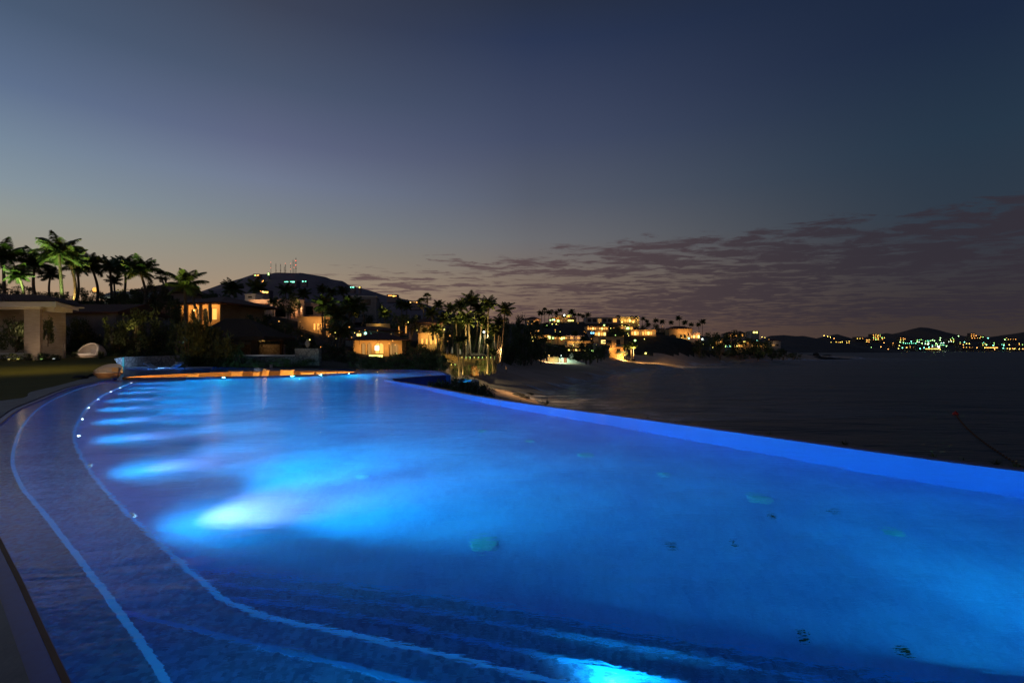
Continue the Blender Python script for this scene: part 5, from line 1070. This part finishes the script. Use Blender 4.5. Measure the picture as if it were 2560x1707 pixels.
mh, w, hh = house('modern three-storey beach house, its concrete side and balcony lit orange', 1528, 900, 262, 64, 57, 12, ochrepl, 'flat', 0, R(4), ops=[(.1,.28,.72,.88,'r','w'),(.3,.52,.72,.88,'r','k'),(.7,.86,.62,.9,'r','k'),(.72,.88,.32,.5,'r','k'),(.72,.86,.05,.26,'r','o')], lamps=[(.2,.5,-2,260,ORG),(.5,.5,-2,260,ORG),(.95,.45,-3,260,ORG),(.9,.1,-3.5,900,(1,.65,.15))], sink=3, detail=True)
MB().box(.15*w,.55*w,-2.2,-.02,.57*hh,.60*hh).box(.15*w,.62*w,-2.2,-.02,.28*hh,.31*hh).build('balcony_slab', ochrepl, mh)
for z in (.6,.31): MB().box(.15*w,.6*w,-2.2,-2.15,z*hh,z*hh+.9).build('balcony_rail', mat('rail_glass',(.2,.3,.25),rough=.2), mh)
house('dark lower block of the modern beach house', 1500, 898, 255, 46, 34, 6, greypl, 'flat', 0, R(4), sink=3, ops=[(.2,.5,.4,.7,'r','k')], cat='house')
house('long low wing running left of the modern house, amber under its eave', 1465, 872, 262, 96, 18, 9, ochrepl, 'flat', 0, R(2), sink=3, ops=[(.05,.4,.2,.8,'r','d'),(.5,.9,.2,.8,'r','k')], lamps=[(.1,1.3,-2,160,ORG),(.5,1.3,-2,100,ORG)], cat='house')
street_glow(1562,887,259,(1,.8,.3),1500,'brightest golden lamp at the foot of the modern house','w',.34,P(1562,901,259).z,'lamps at the modern house','wall_lamp','lamp'); street_glow(1552,886,260,(1,.8,.3),100,'small lamp left of the brightest one at the modern house','h',.14,P(1552,901,260).z,'lamps at the modern house','wall_lamp','lamp'); street_glow(1567,885.5,260,(1,.8,.3),0,'small greenish lamp right of the brightest one at the modern house','g',.14,P(1567,901,260).z,'lamps at the modern house','wall_lamp','lamp')
uplight(1575,902,256,1500,(1,.6,.18),(.1,.05,1),80,vis=None,group='uplights at the modern house', label='uplight at the foot of the golden palms by the modern house'); uplight(1585,902,256,1200,(1,.6,.18),(0,.05,1),80,vis=None,group='uplights at the modern house', label='uplight at the foot of the golden palms by the modern house')
# golden pool of light on the sand
lamp('beach_flood', 'SPOT', P(1570,872,256), 40000, (1,.62,.2), mh, .3); 
_f = [o for o in SC.objects if o.name == 'beach_flood'][0]; _f.parent = None; _f.rotation_euler = (-Vector((.75,.35,-.20))).to_track_quat('Z','Y').to_euler(); _f.data.spot_size = R(80); _f.data.spot_blend = .8
bt = thing('beached_boat', 'small dark beached boat beside the modern house', 'boat', P(1577,902,250)); vs = []
for x, wd, z in ((-2.2,.1,.9),(-1.2,.7,.6),(0,.85,.55),(1.4,.75,.6),(2.1,.5,.7)): vs += [(x,-wd,z),(x,-wd*.5,0.05),(x,wd*.5,.05),(x,wd,z)]
MB().add(vs, [(i*4+j, (i+1)*4+j, (i+1)*4+j+1, i*4+j+1) for i in range(4) for j in range(3)]+[(16,17,18,19)]).build('hull', darkwood, bt)
# ============================================================ LIT VILLAS ON THE HILLSIDE
def hv(px, pb, Y, w, h, label, ops, lamps=(), wall=ochrepl, roof='flat', rz=0, cat='villa', sink=5, name='hillside_villa'):
    lamps = [(a, b, c, d*.45, e) for a, b, c, d, e in lamps]
    return house(label, px, pb, Y, w, h, 10, wall, roof, 2, R(rz), ops=ops, lamps=lamps, sink=sink, name=name, detail=False, cat=cat, th=.4)
rowo = lambda n, a, c, v0, v1, f: [(a+(c-a)*(k+.12)/n, a+(c-a)*(k+.85)/n, v0, v1, 'r', f[k % len(f)]) for k in range(n)]
hv(1410,806,402,62,12,'hilltop villa with a long yellow-green lit pool wall',rowo(1,.62,.93,.25,.5,'y')+rowo(3,.08,.45,.15,.5,'ogd'),[(.5,1.2,-2,260,ORG),(.2,1.0,-2,200,ORG)])
hv(1410,795,412,40,7,'small upper pavilion on top of the hilltop villa',rowo(3,.1,.9,.2,.8,'dko'),[(.8,1,-1.5,160,GRN)])
hv(1332,806,398,40,8,'low dim reddish-roofed house left of the hilltop villa',rowo(4,.1,.95,.1,.6,'dkok'),[(.8,.8,-1.5,90,ORG)],pinkpl,'hip')
hv(1574,806,384,46,13,'bright amber villa with columns on the ridge, dark roof slab',rowo(6,.2,.95,.1,.6,'oowood'),[(.1,.5,-2,300,YEL),(.5,.6,-2,300,YEL),(.9,.6,-2,300,YEL)])
hv(1506,808,372,84,14,'grey villa of stepped blocks and verandahs on the ridge, mostly unlit',rowo(6,.04,.95,.2,.8,'kkdkko'),[(.9,1.2,-2,120,ORG)],greypl)
hv(1494,826,345,56,9,'row of small orange windows under the grey ridge villa',rowo(9,.04,.96,.25,.75,'oowodoyo'),[(.3,1.3,-2,160,ORG),(.8,1.3,-2,160,ORG)])
hv(1500,840,335,34,12,'cream villa block with a large lit salon and blue window',rowo(4,.1,.95,.1,.75,'owow'),[(.5,1.2,-2,240,ORG)])
hv(1480,836,333,14,9,'narrow dark block holding twin blue windows',rowo(2,.2,.95,.2,.6,'b'),(),greypl)
hv(1566,824,345,38,8,'small amber cottage low on the ridge with a green lamp',rowo(4,.05,.95,.1,.8,'odgo'),[(.3,1,-2,130,ORG)])
hv(1608,838,335,64,13,'long orange-lit arcade villa behind the palms',rowo(9,.03,.97,.08,.7,'owodoowod'),[(.2,.7,-2,280,ORG),(.6,.7,-2,280,ORG),(.9,.7,-2,200,ORG)])
hv(1342,829,318,14,4,'three tiny orange windows on the dark slope',rowo(4,.05,.95,.1,.9,'odoo'),(),greypl)
hv(1352,848,298,52,10,'low villa with an orange colonnade and two yellow-green lamps',rowo(9,.02,.98,.1,.75,'ygooodoog'),[(.3,.7,-2,160,ORG),(.8,.7,-2,120,ORG)])
hv(1402,848,292,46,7,'low terrace with a string of yellow and green lights',rowo(8,.02,.98,.2,.7,'godoygod'),[(.5,.8,-2,160,ORG)])
hv(1438,848,300,46,8,'pale low house with pinkish lit wall, mid slope',rowo(5,.05,.95,.2,.6,'dodo'),[(.2,.9,-2,200,WRM),(.7,.9,-2,120,WRM)],pinkpl)
hv(1438,866,262,34,9,'dining terrace with amber lanterns, upper tier',rowo(6,.03,.97,.1,.8,'wowygo'),[(.3,.7,-2,160,YEL),(.7,.7,-2,160,YEL)])
hv(1448,880,255,60,10,'dining terrace with scattered amber lamps, lower tier',rowo(10,.03,.97,.3,.7,'ydoywodyog'),[(.3,.6,-2,100,ORG)],darkwood)
hv(1702,846,362,58,24,'large amber villa with dark arches and terrace lights',[(.02,.3,.0,.42,'a','k'),(.45,.56,.05,.42,'a','k'),(.62,.72,.05,.42,'a','k'),(.8,.9,.3,.6,'r','k')],[(.45,.7,-3,500,ORG),(.75,.6,-3,500,ORG),(.6,.1,-3,260,YEL)],ochrepl,'hip')
hv(1738,846,360,26,13,'lower wing right of the large amber villa, with a green-white lamp',rowo(4,.05,.95,.1,.6,'owog'),[(.7,.7,-2,300,ORG)],pinkpl)
hv(1800,864,380,26,16,'gazebo-like pavilion with lit posts and pointed roof',rowo(4,.05,.95,.02,.7,'odod'),[(.5,.6,-2,200,ORG)],greypl,'hip')
hv(1823,868,384,24,8,'poolside block with a blue and green glow',rowo(5,.02,.98,.1,.6,'gbcgo'),[(.5,1,-2,120,(.4,.8,1))],greypl)
hv(1845,868,392,40,12,'amber terrace among palms right of the blue pool glow',rowo(6,.02,.98,.05,.5,'yoyood'),[(.3,.7,-2,300,YEL),(.8,.5,-2,200,ORG)])
hv(1866,862,405,22,10,'small tower block with a bright yellow top window',rowo(2,.1,.9,.5,.9,'yo'),[(.5,.4,-2,120,ORG)])
hv(1895,868,430,50,12,'row of dim orange windows at the headland',rowo(7,.03,.97,.1,.6,'oddoodo'),[(.4,.8,-2,200,ORG)],darkwood)
hv(1830,842,430,30,7,'dim reddish house just under the skyline',rowo(4,.05,.95,.2,.7,'doko'),[(.5,.9,-2,120,ORG)],pinkpl,'hip')
hv(1856,842,440,14,9,'tiny house with one orange gable light on the skyline',rowo(1,.3,.7,.2,.8,'o'),(),pinkpl,'hip')
hv(1888,836,470,20,8,'square house with two yellow windows above the headland trees',rowo(2,.2,.85,.4,.9,'y'),(),greypl)
hv(1935,866,520,34,14,'pale gabled building beyond the headland palms',rowo(2,.3,.9,.1,.4,'dk'),[(.5,.6,-3,120,WRM)],greypl,'hip')
lr = thing('lit_rock_face', 'earth bank glowing amber above the headland beach', 'bank', P(1876,886,470)); MB().add([(-9,0,-1),(9,0,-1),(5,3,3),(-5,3,4.5),(-8,3,3),(-9,5,-1),(9,5,-1)], [(0,1,2,3,4),(1,6,2),(0,4,5)]).build('face', soil, lr); lamp('bank_light', 'POINT', (-4,-2,1.2), 700, ORG, lr, .2)
for px, py, Y, f, pw, l in [(1376,800.5,392,'g',60,'green lamp left of a pair on the hilltop'),(1381.5,799.5,392,'g',0,'green lamp, left of the hilltop pair'),(1385.5,799.5,392,'c',60,'cyan lamp, right of the hilltop pair'),(1410.5,788,400,'h',120,'large white-blue lamp on the hilltop roof'),(1555,805,380,'y',80,'yellow lamp at the left end of the ridge villa'),(1583,805,378,'y',60,'yellow lamp before the ridge villa columns'),(1510.5,813,350,'g',60,'green-yellow double lamp under the ridge'),(1567,821.5,342,'g',60,'green lamp by the small cottage'),(1336.5,843,296,'y',60,'yellow lamp at the left of the colonnade'),(1371.5,841.5,290,'g',60,'green-yellow lamp at the right of the colonnade'),(1404,847,285,'g',50,'green lamp on the low terrace'),(1481,877,250,'g',50,'green lamp at the right of the dining terrace'),(1587.5,851,262,'g',60,'lone green lamp among the golden palms'),(1614,883,300,'y',50,'small yellow lamp at the dark cliff foot'),(1722,845.5,355,'c',80,'cyan-green lamp below the amber villa'),(1756,848,352,'h',200,'bright white-gold lamp at the end of the amber terrace'),(1781,860,385,'o',60,'orange lamp, upper of two on the dark slope'),(1781.5,868,384,'y',100,'yellow lamp, lower of two on the dark slope'),(1865,880,465,'g',120,'yellow-green lamp at the foot of the amber bank'),(1893,851,450,'c',60,'cyan lamp above the headland')]:
    street_glow(px, py, Y, {'g':(.6,1,.4),'c':(.4,1,.9),'h':(.9,.95,1),'y':YEL,'o':ORG}[f], pw*1.2, l, f, .55 if f != 'h' else .7, None, None, 'garden_lamp', 'lamp')
_p = P(1236,868,95.2); fl2 = thing('added_beach_floodlight', 'added amber floodlight under the palms, washing the near sand', 'floodlight', _p); MB().box(-.15,.15,-.1,.1,-.1,.1).build('housing', darkmetal, fl2); MB().box(-.02,.02,0,.04,-3.4,-.1).build('pole', darkmetal, fl2)
lamp('added_sand_light', 'SPOT', (0,-.25,-.05), 6000, (1,.62,.25), fl2, .15, (.55,-.35,-.42), 110, .9)  # lamp, housing and pole added to brighten the near sand
rg = random.Random(44)
for px, pb, Y, pw, c in [(655,866,62,60,YEL),(700,858,60,70,ORG),(690,800,72,70,YEL),(770,880,60,60,ORG),(835,895,56,60,YEL),(1000,892,92,110,YEL),(1045,885,92,90,YEL),(1065,880,92,110,ORG),(560,800,80,90,(.8,1,.4)),(330,845,49,26,YEL),(400,852,49,26,YEL),(250,840,47.5,22,YEL)]:
    uplight(px, pb, Y, pw, c, (0,.5,1), 100, vis=None, group='uplights in the slope shrubbery', label='small uplight hidden among the slope shrubs')
for k in range(42):
    px = rg.uniform(640, 1130); py = rg.uniform(802, 884); Y = rg.uniform(58, 92); p = P(px, py, Y); rr = rg.choice((.05,.07,.09)); f = rg.choice('oooyyd')
    r_ = thing('garden_lamp', 'tiny amber lamp dot among the shrubs of the near slope', 'lamp', (p.x, Y, p.z-1), 0, 'tiny lamps among the near slope shrubs')
    MB().lathe([(0,-rr),(rr,0),(0,rr)], (0,0,1), 6, False).build('lamp_head', FIN[f], r_); MB().box(-.02,.02,-.02,.02,-.8,1-rr*.9).build('post', darkmetal, r_)
for k in range(95):
    px = rg.choice([rg.uniform(1310,1470), rg.uniform(1320,1500), rg.uniform(1500,1660), rg.uniform(1680,1960), rg.uniform(1690,1900)])
    lo_, hi_ = (806,880) if px < 1500 else ((812,850) if px < 1670 else (838+.1*(px-1680)*.4, 876)); py = rg.uniform(lo_, hi_); Y = 250 if px < 1500 and py > 855 else (285 if px < 1500 else 322); Y = Y if px < 1670 else 352+(px-1680)*.25
    f = rg.choice('ooooyywg'); p = P(px, py, Y); r_ = thing('garden_lamp', 'small glowing lamp dot scattered over the dark hillside gardens', 'lamp', (p.x, Y, p.z-1), 0, 'small lamps scattered over the hillside')
    rr = rg.choice((.16,.2,.26,.3)); MB().lathe([(0,-rr),(rr,0),(0,rr)], (0,0,1), 6, False).build('lamp_head', FIN[f], r_); MB().box(-.03,.03,-.03,.03,-.5,1-rr*.9).build('post', darkmetal, r_)
closed = [(1488,860,250),(1425,864,255),(1512,855,262)]
for px, py, Y in closed: 
    p = P(px, py, Y); u = thing('beach_parasol', 'open grey parasol on the dim terrace', 'parasol', (p.x, Y, p.z-2.4), 0, 'open parasols on the far terrace'); MB().tube([(0,0,0),(0,0,2.5)], .05, 6).build('pole', darkmetal, u); MB().lathe([(2.2,2.1),(1.2,2.6),(.02,2.9)], n=10, cap=False).build('canopy', greypl, u)
# ============================================================ BEACH DETAILS, FLOAT LINE
sgn = thing('beach_sign', 'small pale pinkish post sign on the sand by the palms', 'sign', P(1265.5,931,97)); MB().tube([(0,0,0),(0,0,.9)], .05, 6).build('post', darkwood, sgn); MB().box(-.2,.2,-.06,-.02,.6,1.25).build('board', pinkpl, sgn)
for k, (px, py, Y, s) in enumerate([(1292,940,92,1.6),(1308,943,90,1.3),(1322,936,98,1.2)]): tag(MB().lathe([(0,0),(s,0),(s*.8,.2),(s*.3,.35),(0,.36)], n=8).build('driftwood_heap', dl, loc=(P(px,py,Y).x, Y, gz(P(px,py,Y).x, Y)-.05), rot=(0,0,k)), 'low dark heap of seaweed on the sand', 'seaweed heap', 'seaweed heaps on the sand')
fl_ = thing('float_line', 'string of small orange floats with a red end buoy on the sea', 'float line', (0,0,0))
A_, B_ = G(2389,1036,.0), G(2600,1196,.0); pts_ = []
for k in range(47):
    t = (k/46)**1.0; p = A_.lerp(B_, t); p += Vector((.9*math.sin(t*math.pi)*-1.0, 0, 0)); pts_.append(p)
MB().tube([p+Vector((0,0,.03)) for p in pts_], .02, 5).build('rope', darkwood, fl_)
flm = mat('float_orange', (.13,.06,.025), (.08,.035,.015), 3, .5); fmesh = MB().lathe([(0,-.08),(.07,-.05),(.09,.02),(.07,.07),(.02,.1)], n=10, cap=False).mesh('float', flm, True)
for p in pts_[2:]: link('float', fmesh, fl_, p+Vector((0,0,.04)))
MB().lathe([(0,-.25),(.26,-.15),(.36,.05),(.28,.28),(.08,.42),(.06,.5),(0,.52)], tuple(A_), 14, False).build('end_buoy', mat('buoy_red', (.45,.02,.015), rough=.5), fl_)
# ============================================================ MOUNTAIN TOP, LIGHTS OF THE HILLS AND THE TOWN
for px, pt, pb, wd, reds, l in [(677.5,656,685,.5,(656,670),'thin mast with two orange-red lights, far left on the summit'),(690,657,683,1.6,(),'thick lattice mast second from the left, unlit'),(701.6,659,682,2.0,(),'thick uneven mast third from the left with dish bulges'),(710.8,666,682,1.2,(),'short dark mast left of the red-topped one'),(714,659,682,1.5,(659,),'dark mast with one red light on top'),(727,659,683,1,(659,673),'slim mast with a faint red light, right of centre'),(732.6,648,682,1.2,(),'tall pale mast beside the highest one'),(735.3,652,682,.5,(669,),'very thin pale mast just left of the highest one'),(740,643,682,2.0,(652,663),'highest mast, with two bright red lights')]:
    a, c = P(px, pb+2, 1500), P(px, pt, 1500); H_ = c.z-a.z; r_ = thing('radio_mast', l, 'mast', a, 0, 'radio masts on the mountain top'); b = MB(); w_ = wd*.55
    for x, y in ((-w_,-w_),(w_,-w_),(0,w_)): b.tube([(x,y,0),(x*.7,y*.7,H_*.9)], .28, 4)
    for k in range(int(H_/2.6)): b.box(-w_,w_,-w_,w_,k*2.6,k*2.6+.3)
    b.tube([(0,0,H_*.88),(0,0,H_)], .3, 4); b.build('lattice', greypl, r_)
    if wd > 1.4: MB().lathe([(.0,-.5),(1.4,-.3),(1.4,.3),(0,.5)], (0,0,H_*.72), 8, False).lathe([(.0,-.7),(1.3,-.5),(1.3,.9),(0,1.1)], (.4,0,H_*.3), 8, False).build('dish', greypl, r_)
    for z in reds: MB().lathe([(0,-1.3),(1.15,0),(0,1.3)], (0,-1.5,P(px,z,1500).z-a.z), 8, False).build('warning_light', lit_red if len(reds) > 1 and px > 730 else mat('dim_red', (.3,.05,.03), emit=(1,.25,.15), estr=1.6, sample=False), r_)
hb = [o for o in SC.objects if o.name == 'mountain'][0]
TW = dict(y=(1,.7,.12), o=(1,.4,.08), w=(1,.62,.2), g=(.5,1,.25), c=(.2,1,.6), h=(.85,1,.85), d=(1,.5,.14)); TWS = dict(d=1, h=9)
def hill_house(px, py, Y, w, h, fins, label, dz=0, wall=greypl, cols=None):
    """small building far off: body, roof, glowing windows"""
    p = P(px, py+h/2, Y); s = Y/F; W_, H_ = w*s, h*s; r_ = thing('town_building', label, 'building', p, 0, None if cols is None else cols)
    MB().box(-W_/2,W_/2,0,W_*.6+4,-12,H_).build('wall', wall, r_); MB().box(-W_/2-.6,W_/2+.6,-.6,W_*.6+4.6,H_+.01,H_+.8).build('roof', wall, r_)
    for (fx, fy, fw, fh, f) in fins: MB().box((fx-fw/2)*s,(fx+fw/2)*s,-.5,-.02,(h/2-fy-fh/2)*s,(h/2-fy+fh/2)*s).build('window', glow('town_win_'+f, TW[f], TWS.get(f, 5)), r_)
    return r_
for px, py, Y, w, h, fins, l in [(641,688,1450,16,5,[(-3,.5,2,2,'g'),(2,.5,2,2,'o'),(5,0,1.5,2,'o'),(-6,0,1.2,1.2,'d')],'low building with green and orange lights left on the mountain shoulder'),(671.5,685,1440,3,7,[(0,-1.5,2.4,2.2,'g'),(0,1.6,2.4,2.2,'g')],'little tower with two stacked green lights on the mountain'),(657,703,1330,5,5,[(-1,1,1.3,1.6,'o'),(1.3,-1,1.3,1.8,'o')],'tiny orange-lit hut on the mountain slope'),(724,704,1320,34,3,[(-8,.5,9,1,'c'),(9,.8,7,2,'c'),(3,0,3,.8,'c')],'long cyan-lit compound under the summit'),(760,703.5,1300,12,3,[(-3,0,2.4,2.2,'c'),(4,0,3,1,'c')],'small compound with a faint cyan lamp right of the summit lights'),(660,730,900,26,7,[(-9,-2,3,1.5,'o'),(-3,-1,4,2,'w'),(2,-.5,2,2,'g'),(5,0,4,2.5,'o'),(9,.5,2,3,'y'),(7,2,2,1.6,'o'),(0,1.5,6,1.2,'o')],'cluster building of orange lights behind the dark palm'),(880,718,1150,12,3,[(-3,0,2,2,'c'),(3,0,4,1.6,'c')],'white-cyan lights on the right mountain ridge'),(899,718.5,1150,5,3,[(0,0,2.4,2.4,'y')],'yellow-green lamp building on the ridge'),(980,739,1050,26,4,[(-8,0,3,1,'o'),(-3,0,6,1,'o'),(4,1,4,2,'y'),(9,1,4,1,'o')],'long low house with orange lights on the right mountain spur'),(1035,755,900,26,4,[(-9,1,3,1,'w'),(0,0,6,.8,'d'),(7,1,3,1.4,'o')],'dim house row lower on the spur')]:
    hill_house(px, py, Y, w, h, fins, l, wall=MATS['mountain_scrub'])
# the town across the bay
rt = random.Random(12)
TB = [(1905,858,10,14,'oyyd'),(1925,862,10,20,'yow'),(1968,862,15,16,'wyoyw'),(1985,863,10,12,'oyd'),(2010,862,14,18,'odwy'),(2040,861,9,12,'oyd'),(2070,864,20,20,'yoywo'),(2098,862,20,18,'yoyyo'),(2120,862,12,22,'wyoy'),(2112,853,26,6,'yy'),(2135,871,16,4,'yyo'),(2150,846,20,7,'yyo'),(2170,852,10,10,'oyo'),(2192,843,22,16,'oygoy'),(2208,846,10,8,'goy'),(2232,860,14,8,'od'),(2255,850,14,14,'oyg'),(2274,858,36,4,'ccccccc'),(2276,868,24,6,'yod'),(2300,852,18,10,'ggch'),(2320,856,18,12,'gchcg'),(2335,865,16,8,'chg'),(2330,872,34,3,'yoyyy'),(2355,860,12,10,'cghc'),(2380,851,16,12,'gyg'),(2375,853.5,12,4,'hh'),(2400,858,10,8,'go'),(2432,838,12,10,'oo'),(2440,845,26,5,'oooo'),(2455,842,12,6,'yg'),(2420,868,30,4,'oyod'),(2460,861,12,8,'gyy'),(2480,869,30,3,'oyoo'),(2485,859,12,8,'gg'),(2510,861,12,8,'gc'),(2528,871,26,4,'yyoy'),(2530,848,24,6,'yodo'),(2552,861,16,6,'og'),(2575,868,30,5,'yoyd'),(2620,862,24,9,'yogo'),(1950,850,22,6,'dyo'),(2030,848,14,6,'yo')]
for k, (px, py, w, h, f) in enumerate(TB):
    Y = 2470+(874-py)*6; fins = []; rr_ = random.Random(k)
    n_ = int(len(f)*(2 if h > 9 else 1)*(1.6 if w > 18 and h > 9 else 1))
    for j in range(n_):
        rows_ = max(1, int(h//4)); fins.append((-w/2+w*((j//rows_)+.5)/max(1, math.ceil(n_/rows_))+rr_.uniform(-.6,.6)*(h > 5), (-h/2+h*((j % rows_)+.5)/rows_)+rr_.uniform(-.5,.5)*(h > 5), rr_.choice((.9,1.2,1.6)) if h > 3.5 else w/n_*.8, rr_.choice((.9,1.2,1.5)), f[j % len(f)]))
    hill_house(px, py, Y, w, h, fins, 'lit building in the town across the bay, one of many', wall=farm, cols='buildings of the town across the bay')
TC = dict(y=(1,.72,.14), o=(1,.42,.1), g=(.45,1,.3), c=(.2,1,.65), h=(.8,1,.8))
heads = {k: MB().lathe([(0,-1.5),(1.45,0),(0,1.5)], n=8, cap=False).mesh('lamp_head', glow('town_'+k, TC[k], 9 if k != 'h' else 20)) for k in 'yogch'}; polem = MB().box(-.15,.15,-.15,.15,0,7).mesh('pole', darkmetal)
LT = [(1885,838,'y'),(1893,841,'o'),(1905,842,'y'),(1912,844,'y'),(1919,846,'y'),(1926,848,'y'),(1916,855,'y'),(1938,847,'g'),(1952,871,'g'),(1964,874,'y'),(1973,857,'g'),(1988,874,'g'),(1979,848,'o'),(1997,847.5,'y'),(1960,853,'c'),(1970,853,'g'),(2029,852,'g'),(2031,848,'c'),(2060,839,'y'),(2069,841,'y'),(2076,843,'y'),(2085,846,'o'),(2045,860,'o'),(2062,872,'y'),(2076,871,'y'),(2090,873,'y'),(2102,872.5,'y'),(2024,872,'y'),(2034,874,'o'),(2115,872,'o'),(2148,871,'y'),(2158,873,'o'),(2167,869,'g'),(2178,868.5,'g'),(2195,873,'o'),(2202,867,'o'),(2202,873,'y'),(2198,836,'g'),(2201,836,'c'),(2210,857,'o'),(2220,873,'o'),(2248,848,'y'),(2250,855,'g'),(2258,847,'o'),(2262,847,'o'),(2248,864,'y'),(2246,871,'y'),(2256,869.5,'c'),(2278,853,'c'),(2290,850,'g'),(2293,854,'g'),(2296,848,'y'),(2305,858,'g'),(2315,852,'y'),(2320,861,'h'),(2331,850,'g'),(2322,868,'c'),(2343,861,'g'),(2350,850,'g'),(2346,866.5,'h'),(2347,867.5,'h'),(2350,873,'y'),(2351,845,'g'),(2356,857,'y'),(2369,847,'g'),(2377,846,'g'),(2381,845,'g'),(2366,865,'g'),(2392,855,'y'),(2396,840,'g'),(2411,855,'c'),(2416,859,'y'),(2423,859,'y'),(2408,862,'o'),(2440,839,'o'),(2448,845,'g'),(2470,845,'c'),(2459,857,'c'),(2455,860,'g'),(2466,862,'g'),(2484,857,'g'),(2483,863,'c'),(2499,858,'c'),(2504,861,'c'),(2509,863,'c'),(2508,870,'c'),(2512,849,'g'),(2516,845,'y'),(2523,862,'y'),(2537,846,'y'),(2548,858,'y'),(2556,860,'g'),(2535,872,'y'),(2524,872.5,'y'),(2548,872,'y'),(2557,872,'o'),(2426,868,'o'),(2442,869,'o'),(2462,869,'y'),(2474,868,'o'),(2486,873,'o'),(2310,869,'c'),(2300,871,'c'),(2275,865,'o'),(2282,866,'y'),(2266,869,'o'),(2230,857,'o'),(2235,859,'o'),(2340,858,'g'),(2336,852,'g')]
for k, (px, py, f) in enumerate(LT):
    Y = 2466+(875-min(py,874))*6; p = P(px, min(py,874.5), Y); r_ = thing('street_lamp', 'glowing lamp dot in the town across the bay', 'street lamp', (p.x, p.y, p.z-7), 0, 'lamps of the town across the bay')
    s = 1.25 if f in 'yo' else 1.5; s = 2.4 if f == 'h' else s; link('lamp_head', heads[f], r_, (0,-.5,7), None, (s,s,s)); link('pole', polem, r_)
